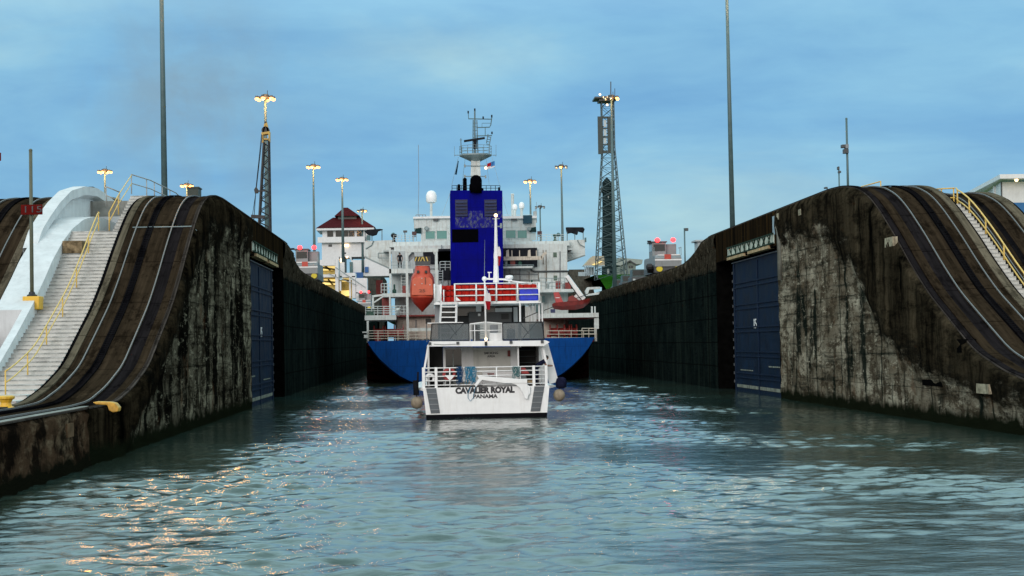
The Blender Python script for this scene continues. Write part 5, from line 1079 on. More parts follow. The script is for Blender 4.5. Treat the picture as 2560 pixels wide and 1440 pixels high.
def upm(b):
    for x in (1182, 1195): b.ptube([(x, 386), (x+(1 if x < 1188 else -3), 300)], MY, 0.06)
    for i in range(9): b.ptube([(1182.3, 380-i*9), (1194.5, 380-i*9)], MY, 0.03)
    b.ptube([(1187, 384), (1187, 275)], MY, 0.09); b.ptube([(1171, 297), (1229, 298)], MY, 0.06); b.ptube([(1170.5, 280), (1171.5, 297)], MY, 0.04); b.ptube([(1191, 319), (1224, 318), (1227, 312), (1229, 298), (1230, 290)], MY, 0.06); b.ptube([(1205, 317), (1205, 308), (1227, 308)], MY, 0.03)
    b.ptube([(1188, 340), (1230, 339)], MY, 0.06); b.ptube([(1213, 319), (1213, 340)], MY, 0.04); b.ptube([(1220, 335), (1216, 358)], MY, 0.05); b.ptube([(1227, 342), (1223, 366)], MY, 0.05)
    for i in range(4): b.ptube([(1219-i*1.0, 342+i*6), (1226-i*1.0, 343+i*6)], MY, 0.04)
    b.ptube([(1153, 384), (1152, 346)], MY, 0.05); b.ptube([(1149, 350), (1156, 350)], MY, 0.03)
mp('upper_mast', upm, pole_paint)
mp('radar_scanner', lambda b: (b.bar(AtY(1160, 353, MY-0.5), AtY(1212, 345, MY-0.5), 0.35, 0.22), b.ptube([(1188, 350), (1188, 372)], MY-0.4, 0.2, 8)), canvas_dark)
def lamps(b):
    for x, y in ((1187, 274), (1229.5, 290), (1230, 332), (1208, 294), (1170.5, 280)): b.pbox(x-1.8, y-3, x+1.8, y+3, MY-0.1, 0.25)
mp('signal_lamp', lamps, canvas_dark)
def arms(b):
    for y in (415, 441): b.ptube([(1162, y), (1214, y)], MY-0.1, 0.05); b.pbox(1160, y-4, 1164, y+3, MY-0.2, 0.3); b.pbox(1212, y-3, 1216, y+4, MY-0.2, 0.3)
    b.ptube([(1136, 388), (1148, 388)], MY, 0.04); b.ptube([(1231, 388), (1241, 388)], MY, 0.04); b.ptube([(1136, 366), (1136, 392)], MY, 0.02); b.ptube([(1240, 362), (1240, 392)], MY, 0.02)
mp('lamp_arm', arms, steel)
mp('mast_lamp', lambda b: b.ball(AtY(1214.5, 420, MY-0.3), 0.16, 8), lamp_white, smooth=True)
def stays(b):
    for q in ([(1146, 393), (1129, 464)], [(1163, 395), (1154, 470)], [(1230, 393), (1250, 466)], [(1215, 395), (1223, 462)], [(1128, 475), (1104, 540)], [(1256, 492), (1272, 545)]): b.ptube(q, MY-1, 0.02, 4)
mp('mast_stay', stays, steel)
def sflag(label, pix, Y, mats_, split):
    mb = MB(); P = [AtY(x, y, Y) for x, y in pix]; n = 6; rows = []
    for i in range(n+1):
        t = i/n; a = Vector(P[0]).lerp(Vector(P[1]), t); b = Vector(P[3]).lerp(Vector(P[2]), t)
        rows.append([a.lerp(b, u/5) + Vector((0, 0.12*sin(t*8+u), 0)) for u in range(6)])
    mb.grid(rows); mb.mi = [split(i, j) for i in range(n) for j in range(5)]
    return solo(mb, 'flag', mats_, label, 'flag', P[0], smooth=True)
sflag('small red white and blue flag flying right of the ship mast', [(1218, 409), (1237, 402), (1237, 417), (1218, 424)], MY-1.2, [mat('flag_red', (0.30, 0.012, 0.02)), mat('flag_mid_blue', (0.05, 0.18, 0.42), 0.8), mat('flag_white', (0.7, 0.68, 0.7))], lambda i, j: (0 if j < 3 else 2) if i < 3 else (1 if j < 4 else 2))
sflag('dark blue signal flag hanging left of the ship mast', [(1145, 402), (1147, 402), (1142, 437), (1137, 436)], MY-1.2, [mat('flag_dark', (0.02, 0.05, 0.08), 0.8)], lambda i, j: 0)
# ship boat boom and rafts right of the funnel
sb('boom_beam', [(1259, 641, 1355, 650)], mat('cream_boom', (0.55, 0.50, 0.42), 0.5, var=0.1, dirt=0.5), AY-2.5, 0.5)
mb = MB(); mb.pprism([(1355, 650), (1352, 641), (1358, 632), (1366, 629), (1367, 634), (1360, 640)], AY-2.5, 0.4)
for px in (1269, 1323): mb.pprism([(px-4, 643), (px-3, 626), (px+3, 624), (px+4, 643)], AY-2.6, 0.4)
for px in (1280, 1299, 1341): mb.pbox(px-1, 626, px+1, 642, AY-2.4, 0.2)
mb.build('boom_fitting', MATS['cream_boom'], SHIP)
# a free fall lifeboat hanging bow down in its white frame
LB = SY+3
DAV = thing('boat_davit', AtY(1058, 850, LB), 'tall white steel davit frame holding the orange lifeboat', 'davit')
def dv(name, rects, m, Y=LB, d=0.35):
    mb = MB()
    for r in rects: mb.pbox(*r, Y, d)
    return mb.build(name, m, DAV)
dv('column', [(1015, 625, 1021, 853)], ship_white, LB); dv('column', [(1088, 622, 1095, 770)], ship_white, LB); dv('top_beam', [(1015, 621, 1095, 630)], ship_white, LB-0.02)
mb = MB(); mb.pprism([(1021, 630), (1030, 630), (1021, 640)], LB, 0.3); mb.pprism([(1088, 630), (1082, 630), (1088, 640)], LB, 0.3); mb.build('gusset', ship_white, DAV)
mb = MB(); mb.pprism([(1021, 640), (1034, 626), (1037, 640), (1022, 655)], LB+0.5, 0.4); mb.build('falls_guard', grey_paint, DAV)
hz_y = mat('hazard_yellow', (0.55, 0.42, 0.10), 0.6, var=0.1)
dv('stripe_board', [(1036, 641, 1077, 653)], black, LB+0.6, 0.2)
mb = MB()
for px in (1039, 1047, 1060, 1068): s = 1 if px < 1055 else -1; mb.pprism([(px-3*s, 653), (px, 653), (px+4*s, 642), (px+1*s, 642)], LB+0.55, 0.05)
mb.pprism([(1050, 653), (1053, 653), (1056.5, 645), (1060, 653), (1063, 653), (1058, 642), (1055, 642)], LB+0.54, 0.05)
mb.build('hazard_stripe', hz_y, DAV)
dv('cross_beam', [(1038, 653, 1076, 663)], dark_grey, LB+0.4, 0.5)
def lifeboat():
    g = thing('lifeboat', AtY(1056, 720, LB), 'orange enclosed lifeboat hanging bow down at the ship stern', 'lifeboat')
    def shell(prof, m, name, depth, ridge=True):
        mb = MB(); rows = []
        for y, xl, xr, d in prof:
            cx = (xl+xr)/2; hw = (xr-xl)/2; ring = []
            for k in range(16):
                a = pi + 2*pi*k/16; p = AtY(cx + hw*np.sign(cos(a))*abs(cos(a))**0.75, y, LB); ring.append((p[0], LB + 0.9 + d*(-sin(a) if sin(a) < 0 else -sin(a)) * (1 if sin(a) < 0 else 1) * -1 * -1, p[2]))
            rows.append(ring)
        mb.grid(rows, closed=True); mb.add(rows[0], [tuple(range(16))]); mb.add(rows[-1], [tuple(range(16))]); return mb.build(name, m, g, smooth=True)
    shell([(664, 1038, 1074, 0.5), (668, 1037, 1075, 0.7), (680, 1036, 1076, 0.8), (684, 1032, 1080, 0.95), (692, 1028, 1084, 1.05), (706, 1026, 1086, 1.15), (722, 1024.5, 1087, 1.2), (738, 1025, 1086.5, 1.15), (744, 1026, 1086, 1.12)], orange, 'canopy_shell', 1)
    shell([(743.5, 1025.5, 1086.5, 1.13), (752, 1029, 1082, 1.0), (762, 1038, 1073, 0.7), (772, 1048, 1063, 0.35), (779, 1054, 1057, 0.08)], orange_dark, 'keel_shell', 1)
    for px in (1045, 1065): mb = MB(); mb.pbox(px-3, 676, px+3, 683, LB-0.14, 0.3); mb.build('porthole', win_dark, g, bevel=0.03)
    mb = MB(); mb.pprism([(1031, 700), (1037, 694), (1075, 694), (1081, 700), (1083, 738), (1029, 738)], LB-0.32, 0.1); mb.build('deck_panel', mat('lifeboat_light_orange', (0.60, 0.115, 0.055), 0.4, var=0.06, dirt=0.1), g, bevel=0.04)
    for px, py in ((1055, 696), (1055, 709), (1037, 712), (1075, 712)): mb = MB(); mb.ball(AtY(px, py, LB-0.34), 0.06, 6); mb.build('pad_eye', ship_white, g)
    mb = MB(); mb.pbox(1062, 693, 1065, 711, LB-0.36, 0.05); mb.build('stencil_strip', mat('faded_stencil', (0.22, 0.06, 0.03), 0.6), g)
    text('25', 'boat_number', 0.42, AtY(1055.5, 727, LB-0.36), mat('faded_stencil', (0.22, 0.06, 0.03)), g, width=0.62, bold=0.01)
    return g
lifeboat()
# rescue boat on the right
RB = SY+3
rb = thing('rescue_boat', AtY(1430, 772, RB), 'open dark red rescue boat hanging under a white crane arm on the ship right quarter', 'boat')
mb = MB(); rows = []
for x, yt, yb, d in ((1382, 760, 766, 0.5), (1386, 757, 772, 0.8), (1405, 755, 775, 0.9), (1440, 752, 774, 0.9), (1460, 749, 769, 0.7), (1475, 745, 756, 0.3), (1478, 744, 748, 0.05)):
    a = AtY(x, yt, RB); b = AtY(x, yb, RB); rows.append([(a[0], RB+0.9-d, a[2]), (a[0], RB+0.9-d*0.8, (a[2]+b[2])/2), (a[0], RB+0.9, b[2]), (a[0], RB+0.9+d*0.8, (a[2]+b[2])/2), (a[0], RB+0.9+d, a[2]), (a[0], RB+0.9, a[2]-0.1)])
mb.grid(rows, closed=True); mb.build('hull', red_dark, rb, smooth=False)
mb = MB(); mb.pprism([(1384, 731), (1397, 730), (1409, 757), (1390, 757)], RB+0.4, 0.6); mb.build('console', mat('bright_oxide_red', (0.42, 0.05, 0.05), 0.45, var=0.1, dirt=0.2), rb)
mb = MB(); mb.pprism([(1420, 753), (1422, 742), (1432, 738), (1446, 750), (1450, 752)], RB+0.5, 0.5); mb.build('engine_cowl', red_dark, rb)
mb = MB(); mb.pbox(1403, 740.5, 1411, 742, RB+0.35, 0.02) if False else mb.pbox(1389, 743.5, 1399, 745, RB+0.37, 0.03); mb.build('white_stripe', letter_white, rb)
cr = thing('boat_crane', AtY(1425, 790, RB), 'white slanted boat crane arm above the dark red rescue boat', 'crane')
mb = MB(); mb.bar(AtY(1417, 690, RB+1.5), AtY(1460, 748, RB+1.0), 0.34, 0.4); mb.build('arm', white, cr)
mb = MB(); mb.pprism([(1434, 742), (1443, 733), (1462, 748), (1452, 753)], RB+1.2, 0.3); mb.build('arm_head', white, cr)
mb = MB(); mb.ptube([(1414, 694), (1440, 733), (1458, 755)], RB+0.8, 0.04); mb.ptube([(1360, 776), (1470, 735)], RB+0.6, 0.04); mb.build('cable', canvas_dark, cr)
mb = MB(); mb.pprism([(1463, 728), (1469, 718), (1500, 717), (1501, 722), (1473, 724), (1470, 735), (1499, 730), (1497, 736), (1466, 740)], RB+3, 0.8); mb.build('crane_cab_frame', ship_white, SHIP)
sb('blue_drum', [(1377, 773, 1388, 782)], mat('navy_drum', (0.012, 0.02, 0.08), 0.5), SY+2, 0.5)
sb('deck_rack', [(1478, 766, 1482, 783), (1486, 766, 1489, 783)], ship_white, SY+1.2, 0.3); sb('locker_row', [(1340, 757, 1352, 783), (1355, 740, 1362, 756)], mat('dull_teal', (0.06, 0.13, 0.14)), AY-1, 0.5)
c = AtY(1000, 671, AY-2.5)
figure('person in dark clothes standing in the upper left gallery of the ship',
       dict(pelvis=(0, 0, 0.90, .14), chest=(0, 0, 1.25, .17), neck=(0, 0, 1.46, .06), head=(0, 0, 1.56, .1), crown=(0, 0, 1.66, .09),
            shoulder_a=(-0.2, 0, 1.38, .07), elbow_a=(-0.28, 0.03, 1.08, .05), wrist_a=(-0.24, -0.1, 0.85, .04), hand_a=(-0.23, -0.12, 0.78, .04), tip_a=(-0.23, -0.13, 0.72, .02),
            shoulder_b=(0.2, 0, 1.38, .07), elbow_b=(0.28, 0.03, 1.08, .05), wrist_b=(0.26, -0.08, 0.85, .04), hand_b=(0.25, -0.1, 0.78, .04), tip_b=(0.25, -0.1, 0.72, .02),
            hip_a=(-0.11, 0, 0.86, .11), knee_a=(-0.13, -0.02, 0.48, .08), ankle_a=(-0.13, 0.02, 0.09, .055), toe_a=(-0.15, -0.14, 0.05, .04),
            hip_b=(0.11, 0, 0.86, .11), knee_b=(0.13, -0.02, 0.48, .08), ankle_b=(0.13, 0.02, 0.09, .055), toe_b=(0.15, -0.14, 0.05, .04)),
       E1, c, [skin, canvas_dark, canvas_dark])

# small deck gear
rg = random.Random(3)
for k in range(10):
    px = (1265, 1282, 1300, 1370, 1395, 986, 996, 1012, 1330, 1408)[k]; py = (664, 664, 664, 722, 722, 733, 789, 733, 722, 723)[k]; Yg = (AY-2, AY-2, AY-2, AY-3, AY-3, AY-3, SY+4, AY-3, AY-3, AY-3)[k]; c = AtY(px, py, Yg); mb = MB()
    if k % 3 == 0: mb.lathe(c, [(0.14, 0), (0.14, 0.5), (0.28, 0.55), (0.28, 0.7), (0.05, 0.8)], 10); mb.build('mushroom_vent', ship_white, SHIP, smooth=True)
    elif k % 3 == 1: mb.box(c[0]-0.25, c[0]+0.25, Yg-0.15, Yg+0.15, c[2], c[2]+0.8); mb.build('hose_locker', red_dark, SHIP)
    else: mb.lathe(c, [(0.2, 0), (0.22, 0.3), (0.1, 0.45), (0.1, 0.9), (0.02, 0.95)], 10); mb.build('air_pipe_head', MATS['dark_green_paint'], SHIP, smooth=True)
for px, y0, y1, Yg in ((1104, 612, 735, AY-0.4), (1120, 630, 735, AY-0.4), (1262, 670, 720, AY-0.1), (1275, 670, 725, AY-0.1), (1300, 670, 725, AY-0.1), (1400, 628, 720, AY-0.1), (992, 800, 850, SY+5.9), (1040, 800, 850, SY+5.9)):
    mb = MB(); mb.ptube([(px, y0), (px, y1)], Yg, 0.05, 5); mb.build('bulkhead_pipe', grey_paint, SHIP)
for x0, x1, y in ((1258, 1345, 686), (1258, 1350, 700), (1096, 1126, 690)):
    mb = MB(); mb.ptube([(x0, y), (x1, y)], AY-0.15, 0.05, 5); mb.build('bulkhead_pipe', grey_paint, SHIP)
# ================================================================= floodlight masts
def mast_light(pxh, pyh, Y, pxb, pyb, label, lit=2, n=6, thick=1.0, group='floodlight masts along the locks', z0=None):
    a = AtY(pxh, pyh, Y); x = a[0]; zt = a[2]; z0 = 10.3 if z0 is None else z0
    g = thing('floodlight_mast', (x, Y, z0), label, 'light mast', group)
    mb = MB(); mb.tube([(x, Y, z0), (x, Y, zt+0.1)], 0.30*thick, 10, r2=0.13*thick); mb.build('pole', pole_paint, g, smooth=True)
    mb = MB(); mb.lathe((x, Y, zt), [(0.25, -0.25), (0.45, -0.1), (0.45, 0.25), (0.2, 0.35)], 10); mb.tube([(x+0.25, Y, zt+0.3), (x+0.25, Y, zt+0.75)], 0.04, 4); mb.tube([(x+cos(k)*0.85, Y+sin(k)*0.85, zt-0.02) for k in np.linspace(0, 2*pi, 13)], 0.05, 5); mb.build('head_ring', dark_grey, g)
    for k in range(n):
        an = 2*pi*k/n + 0.35; dx, dy = cos(an), sin(an); on = k in lit if isinstance(lit, (set, tuple, list)) else (lit == 2)
        mb = MB(); c = (x+dx*0.95, Y+dy*0.95, zt-0.12); mb.box(c[0]-0.17, c[0]+0.17, c[1]-0.17, c[1]+0.17, c[2]+0.0, c[2]+0.22); mb.bar((x, Y, zt), (c[0], c[1], zt+0.08), 0.06); q = mb.build('floodlight', dark_grey, g)
        mb = MB(); mb.ball((c[0], c[1], c[2]-0.10), 0.23 if on else 0.18, 6, 0.9); mb.build('lens', lamp_warm if on else mat('unlit_lens', (0.5, 0.55, 0.55), 0.3), q, smooth=True)
    if lit:
        L = bpy.data.lights.new('floodlight_lamp', 'POINT'); L.energy = 420 if lit == 2 else 160; L.color = (1.0, 0.50, 0.17); L.shadow_soft_size = 0.25
        o = bpy.data.objects.new('floodlight_lamp', L); COL.objects.link(o); o.parent = g; o.location = (0, -0.85, zt-z0-0.55)
    return g
mast_light(663, 243, 200, 675, 570, 'lit floodlight mast rising right behind the yellow headed crane boom')
mast_light(783, 415, 290, 788, 607, 'lit floodlight mast standing left of the red roofed control house', z0=10)
mast_light(855, 447, 326, 858, 520, 'lit floodlight mast rising behind the red roof of the control house', z0=19)
mast_light(262, 427, 281, 262, 490, 'lit floodlight mast showing above the white curved ramp on the left')
mast_light(467, 462, 312, 467, 478, 'lit floodlight mast just peeping over the left track crest')
mast_light(1325, 452, 310, 1327, 545, 'lit floodlight mast rising behind the wheelhouse right of the funnel')
mast_light(1403, 416, 290, 1405, 600, 'dim floodlight mast behind the right bridge wing with its lamps mostly off', lit=(4,))
mast_light(1350, 517, 372, 1350, 600, 'small distant unlit floodlight mast right of the ship domes', lit=())
mast_light(905, 526, 372, 905, 545, 'small distant floodlight mast with one lamp on right of the red roof', lit=(5,), z0=19)
mast_light(1528, 243, 242, 1533, 720, 'floodlight mast with one blazing lamp in front of the lattice tower', lit=(5, 0))
def near_mast(px, py, Y, pxt, label, z0, glow):
    a = AtY(px, py, Y); return_x = a[0]; zt = 33.0
    g = thing('floodlight_mast', (a[0], Y, z0), label, 'light mast', 'near floodlight masts')
    mb = MB(); mb.tube([(a[0], Y, z0), (a[0]-0.08, Y, zt)], 0.21, 12, r2=0.11); mb.lathe((a[0], Y, z0), [(0.4, 0), (0.4, 0.05), (0.24, 0.08), (0.22, 0.5)], 12); mb.build('pole', pole_paint, g, smooth=True)
    mb = MB(); mb.lathe((a[0]-0.08, Y, zt), [(0.25, -0.25), (0.45, -0.1), (0.45, 0.25), (0.2, 0.35)], 10); mb.build('head_ring', dark_grey, g)
    for k in range(8):
        an = 2*pi*k/8; c = (a[0]-0.08+cos(an)*1.1, Y+sin(an)*1.1, zt-0.1); mb = MB(); mb.box(c[0]-0.2, c[0]+0.2, c[1]-0.2, c[1]+0.2, c[2], c[2]+0.25); mb.bar((a[0], Y, zt), (c[0], c[1], zt+0.1), 0.06); q = mb.build('floodlight', dark_grey, g)
        mb = MB(); mb.ball((c[0], c[1], c[2]-0.05), 0.24, 6, 0.8); mb.build('lens', glow, q, smooth=True)
near_mast(411.5, 478, 118, 402, 'tall thick green grey pole behind the left stairs, its lamps above the photo', 11.9, lamp_near)
near_mast(1831.5, 570, 138, 1822, 'tall thick green grey pole behind the right wall, its lamps above the photo', 11.9, lamp_near_b)
# camera poles and small lamp posts on the right
def plain_pole(px, y0, y1, Y, label, r, extras, name='camera_pole', z0=11.9):
    a = AtY(px, y0, Y); g = thing(name, (a[0], Y, z0), label, 'pole')
    mb = MB(); mb.tube([(a[0], Y, z0), (a[0], Y, a[2])], r, 8, r2=r*0.85); mb.ball((a[0], Y, a[2]), r, 6); mb.build('pole', pole_paint, g, smooth=True)
    for nm, r_, m in extras: mb = MB(); mb.pbox(*r_, Y-0.25, 0.45); mb.build(nm, m, g, bevel=0.02)
plain_pole(2116, 297, 460, 120, 'grey green camera pole with two boxes behind the right crest', 0.085, [('camera_box', (2105, 361, 2114, 369), dark_grey), ('camera_box', (2110, 372, 2122, 383), dark_grey), ('bracket', (2114, 360, 2122, 371), grey_paint)])
plain_pole(2097, 420, 466, 150, 'short thin pole with a small lamp left of the camera pole', 0.07, [('lamp_box', (2097, 427, 2103, 432), dark_grey), ('cap', (2095, 416, 2099, 424), dark_grey)])
plain_pole(2068, 470, 476, 118, 'tiny antenna stub on the right crest', 0.05, [('tip', (2063, 467, 2069, 471), dark_grey)])
plain_pole(1711, 572, 640, 205, 'dark blue lamp post with a bent head beside the right locomotive', 0.10, [('lamp_head', (1713, 570, 1721, 577), dark_grey)], 'lamp_post', 10.3)
# depth sign 115 on the left
p = (-17.3, 78.75); zb = rz(78.75)
sg = thing('sign_post', (p[0], p[1], zb), 'olive post on a yellow block carrying a dark red 115 sign', 'sign')
mb = MB(); mb.add([(p[0]-0.33, p[1]-0.35, zb-0.55), (p[0]+0.36, p[1]-0.35, zb-0.55), (p[0]+0.36, p[1]+0.5, zb-0.55), (p[0]-0.33, p[1]+0.5, zb-0.55), (p[0]-0.33, p[1]-0.35, zb+0.02), (p[0]+0.40, p[1]-0.35, zb+0.02), (p[0]+0.40, p[1]+0.5, zb+0.02), (p[0]-0.33, p[1]+0.5, zb+0.02)], [(0, 1, 2, 3), (4, 5, 6, 7), (0, 1, 5, 4), (1, 2, 6, 5), (2, 3, 7, 6), (3, 0, 4, 7)]); mb.build('base_block', yellow, sg, bevel=0.03)
olive = mat('olive_post', (0.10, 0.11, 0.075), 0.6, var=0.12)
mb = MB(); zt = AtY(80, 376, 78.7)[2]; mb.tube([(p[0], p[1], zb), (p[0], p[1], zt)], 0.085, 8, r2=0.075); mb.ball((p[0], p[1], zt), 0.085, 6); mb.build('post', olive, sg, smooth=True)
mb = MB(); mb.lathe((p[0], p[1], zb), [(0.22, 0.02), (0.22, 0.08), (0.15, 0.12), (0.12, 0.22)], 10); mb.build('foot_flange', black, sg)
mb = MB(); a = AtY(53, 525, 78.6); a2 = AtY(80, 512, 78.6); b2 = AtY(80, 537, 78.6); mb.box(AtY(53, 525, 78.6)[0], AtY(107, 525, 78.6)[0], 78.52, 78.58, b2[2], a2[2]); pl = mb.build('sign_plate', mat('dark_red_sign', (0.11, 0.008, 0.007), 0.7, var=0.12, spec=0.02), sg, bevel=0.02)
text('115', 'sign_number', 0.40, (AtY(81, 525, 78.5)[0], 78.50, (a2[2]+b2[2])/2), letter_black, sg, width=0.72)
# red sign edge at the far left frame edge belongs to a second post
q = AtY(-12, 392, 70); g = thing('sign_post', (q[0], 70, 1.9), 'second dark red sign post cut by the left edge of the photo', 'sign')
mb = MB(); mb.pbox(-40, 382, 2, 402, 70, 0.05); mb.build('sign_plate', mat('dark_red_sign', (0.16, 0.012, 0.010)), g); mb = MB(); mb.tube([(q[0]-0.15, 70.1, 1.9), (q[0]-0.15, 70.1, q[2]+0.3)], 0.08, 8); mb.build('post', olive, g)
# bollards
def bollard(x, y, label, k=1.0):
    mb = MB(); mb.lathe((x, y, 1.86), [(0.30*k, 0), (0.30*k, 0.05), (0.20*k, 0.1), (0.17*k, 0.22), (0.22*k, 0.32), (0.29*k, 0.36), (0.29*k, 0.43), (0.22*k, 0.46)], 14); return solo(mb, 'bollard', yellow, label, 'bollard', (x, y, 1.86), smooth=False)
bollard(-14.6, 62.3, 'yellow mushroom bollard at the foot of the left stairs', 1.05)
mb = MB(); mb.pprism([(231, 1006), (240, 1004), (275, 1005), (288, 1008), (297, 1019), (295, 1029), (282, 1031), (272, 1026), (268, 1013), (240, 1011)], 59.6, 0.5)
solo(mb, 'fairlead', mat('rusty_yellow', (0.60, 0.33, 0.04), 0.6, var=0.2, scale=4, dirt=0.8, dirtcol=(0.10, 0.04, 0.015), streak=False), 'rust worn yellow fairlead plate on the left quay edge', 'fairlead', bevel=0.03)
# dark crest boxes
def crest_box(px0, py0, px1, py1, Y, label, m):
    mb = MB(); a = AtY(px0, py0, Y); b = AtY(px1, py1, Y); mb.box(a[0], b[0], Y, Y+1.6, 11.9, a[2]); mb.box(a[0]-0.06, b[0]+0.06, Y-0.06, Y+1.66, a[2], a[2]+0.08); return solo(mb, 'equipment_cabinet', m, label, 'cabinet')
crest_box(205, 470, 231, 482, 122, 'black cabinet behind the top of the white curved ramp', black)
crest_box(468, 470, 496, 482, 126, 'dark green cabinet on the left track crest', mat('dark_green_box', (0.02, 0.035, 0.03), 0.6))
mb = MB(); Y = 112.0; a = AtY(247, 487, Y); b = AtY(287, 500, Y); mb.box(a[0]+0.3, b[0]-0.2, Y, Y+2.4, 10.4, b[2]); mb.add([(a[0]-0.1, Y-0.3, a[2]-0.1), (b[0]+0.1, Y-0.3, b[2]), (b[0]+0.1, Y+2.7, b[2]), (a[0]-0.1, Y+2.7, a[2]-0.1), (a[0]-0.1, Y-0.3, a[2]+0.05), (b[0]+0.1, Y-0.3, b[2]+0.12), (b[0]+0.1, Y+2.7, b[2]+0.12), (a[0]-0.1, Y+2.7, a[2]+0.05)], [(0, 1, 2, 3), (4, 5, 6, 7), (0, 1, 5, 4), (1, 2, 6, 5), (2, 3, 7, 6), (3, 0, 4, 7)])
solo(mb, 'machine_hut', mat('slate_green_hut', (0.04, 0.07, 0.075), 0.6), 'low slate green hut behind the white wall left of the landing', 'hut')
# ================================================================= crane
CY = 192.0
cx = thing('crane', AtY(650, 700, CY)[:2] + (10.3,), 'tall dark lattice crane boom with a yellow head behind the left wall', 'crane')
def crp(px, py, dy=0): p = AtY(px, py, CY); return (p[0], p[1]+dy, p[2])
B = [((642, 640), (676, 640)), ((659, 355), (671, 352))]
mb = MB()
for dy in (0, 1.2):
    for s in (0, 1): mb.tube([crp(*B[0][s], dy), crp(*B[1][s], dy)], 0.11, 6)
mb.build('boom_chord', black, cx)
mb = MB(); n = 20
for i in range(n):
    t, u = i/n, (i+1)/n; L = lambda s, t: (B[0][s][0]+(B[1][s][0]-B[0][s][0])*t, B[0][s][1]+(B[1][s][1]-B[0][s][1])*t)
    for dy in (0, 1.2): mb.tube([crp(*L(i % 2, t), dy), crp(*L((i+1) % 2, u), dy)], 0.055, 5)
    mb.tube([crp(*L(0, t), 0), crp(*L(0, u), 1.2)], 0.05, 5); mb.tube([crp(*L(1, t), 0), crp(*L(1, u), 1.2)], 0.05, 5)
mb.build('boom_lacing', black, cx)
cy_ = mat('crane_yellow', (0.55, 0.34, 0.06), 0.5, var=0.15, dirt=0.4)
mb = MB(); mb.pprism([(655, 357), (653, 331), (674, 328), (674, 354), (671, 354), (671, 334), (658, 336), (659, 357)], CY, 1.2); mb.pprism([(657, 330), (660, 310), (667, 306), (672, 328), (668, 328), (664, 313), (660, 330)], CY+0.2, 0.8); mb.pbox(657, 346, 672, 349, CY, 1.1); mb.build('boom_head', cy_, cx)
mb = MB(); mb.lathe(crp(663, 325, 0.5), [(0.3, -0.3), (0.42, -0.3), (0.42, 0.3), (0.3, 0.3)], 12, 'y'); mb.pbox(661, 304, 667, 312, CY+0.3, 0.5); mb.build('sheave', black, cx)
mb = MB(); mb.ptube([(654, 336), (640, 470), (634, 560)], CY, 0.04, 4); mb.ptube([(656, 338), (641, 472), (630, 545)], CY, 0.03, 4); mb.build('hoist_rope', black, cx)
mb = MB(); mb.pprism([(635, 474), (640, 466), (645, 474), (645, 482), (637, 483)], CY-0.2, 0.6); mb.bar(crp(640, 478), crp(664, 477), 0.15); mb.bar(crp(628, 541), crp(662, 543), 0.5, 0.35); mb.build('hook_block', black, cx)
mb = MB(); a = crp(640, 640); mb.box(a[0]-1.5, a[0]+3, CY-1, CY+3, 10.4, 13.0); mb.build('crane_cab', cy_, cx)
# ================================================================= control house
HY = 372.0
ch = thing('control_house', AtY(866, 745, HY)[:2] + (10.4,), 'white control house with a two tier dark red hipped roof on the centre wall', 'building')
bldg_w = mat('control_house_white', (0.66, 0.68, 0.70), 0.6, var=0.05, dirt=0.12)
def hb(name, rects, m, Y=HY, d=0.5, **k):
    mb = MB()
    for r in rects: mb.pbox(*r, Y, d)
    return mb.build(name, m, ch, **k)
def hip(x0, x1, yb, rx0, rx1, yt, d, Y0, ey=0): 
    mb = MB(); A = AtY(x0, yb, Y0); Bq = AtY(x1, yb, Y0); C = AtY(rx0, yt, Y0+d/2); D = AtY(rx1, yt, Y0+d/2)
    k = d*0.32
    mb.add([(A[0], Y0, A[2]), (Bq[0], Y0, A[2]), (Bq[0], Y0+d, A[2]), (A[0], Y0+d, A[2]), (C[0], Y0+k, C[2]), (D[0], Y0+k, C[2]), (D[0], Y0+d-k, C[2]), (C[0], Y0+d-k, C[2])], [(0, 1, 5, 4), (1, 2, 6, 5), (2, 3, 7, 6), (3, 0, 4, 7), (4, 5, 6, 7), (0, 1, 2, 3)]); return mb
rf = hip(790, 938, 570, 834, 900, 546, 14, HY-1.5); rf.build('roof', roof_red, ch)
mb = hip(836, 899, 540, 860, 870, 520, 6, HY+1.2); mb.build('roof_lantern', roof_red, ch)
hb('lantern_louvre', [(845, 539, 891, 548)], dark_grey, HY+2.2, 4)
hb('eaves', [(791, 570, 935, 575)], bldg_w, HY-1.4, 13.8)
hb('upper_storey', [(806, 575, 920, 604)], bldg_w, HY, 11); hb('balcony', [(794, 592, 914, 606)], bldg_w, HY-1.2, 1.0)
for r in ((818, 577, 833, 592), (839, 577, 855, 592), (856, 577, 871, 592), (872, 577, 886, 592), (892, 577, 907, 592)): hb('window', [r], win_dark, HY-0.06, 0.1)
hb('tower_walls', [(805, 606, 861, 690), (861, 606, 868, 642), (868, 606, 912, 642), (848, 642, 850, 690), (879, 650, 912, 690), (912, 606, 975, 690)], bldg_w, HY, 10)
mb = MB()
n = 10; poly = [AtY(850+29*0.5-14.5*cos(pi*k/n), 658-17*sin(pi*k/n), HY) for k in range(n+1)]
arch = [(p[0], p[2]) for p in poly]; top = AtY(864, 640, HY)[2]
for i in range(n):
    a, b = arch[i], arch[i+1]; mb.prism([a, b, (b[0], top), (a[0], top)], HY-0.02, HY+6)
mb.build('archway', bldg_w, ch)
hb('arch_lamp', [(865, 641, 870, 645), (850, 647, 858, 655)], lamp_white, HY-0.1, 0.3); hb('wall_lamp', [(856, 611, 872, 617)], lamp_white, HY-0.3, 0.3)
hb('small_window', [(821, 611, 830, 617), (861, 631, 865, 635)], dark_grey, HY-0.05, 0.1)
hb('ladder_frame', [(874, 655, 882, 682)], mat('dull_teal', (0.06, 0.13, 0.14)), HY-0.2, 0.2)
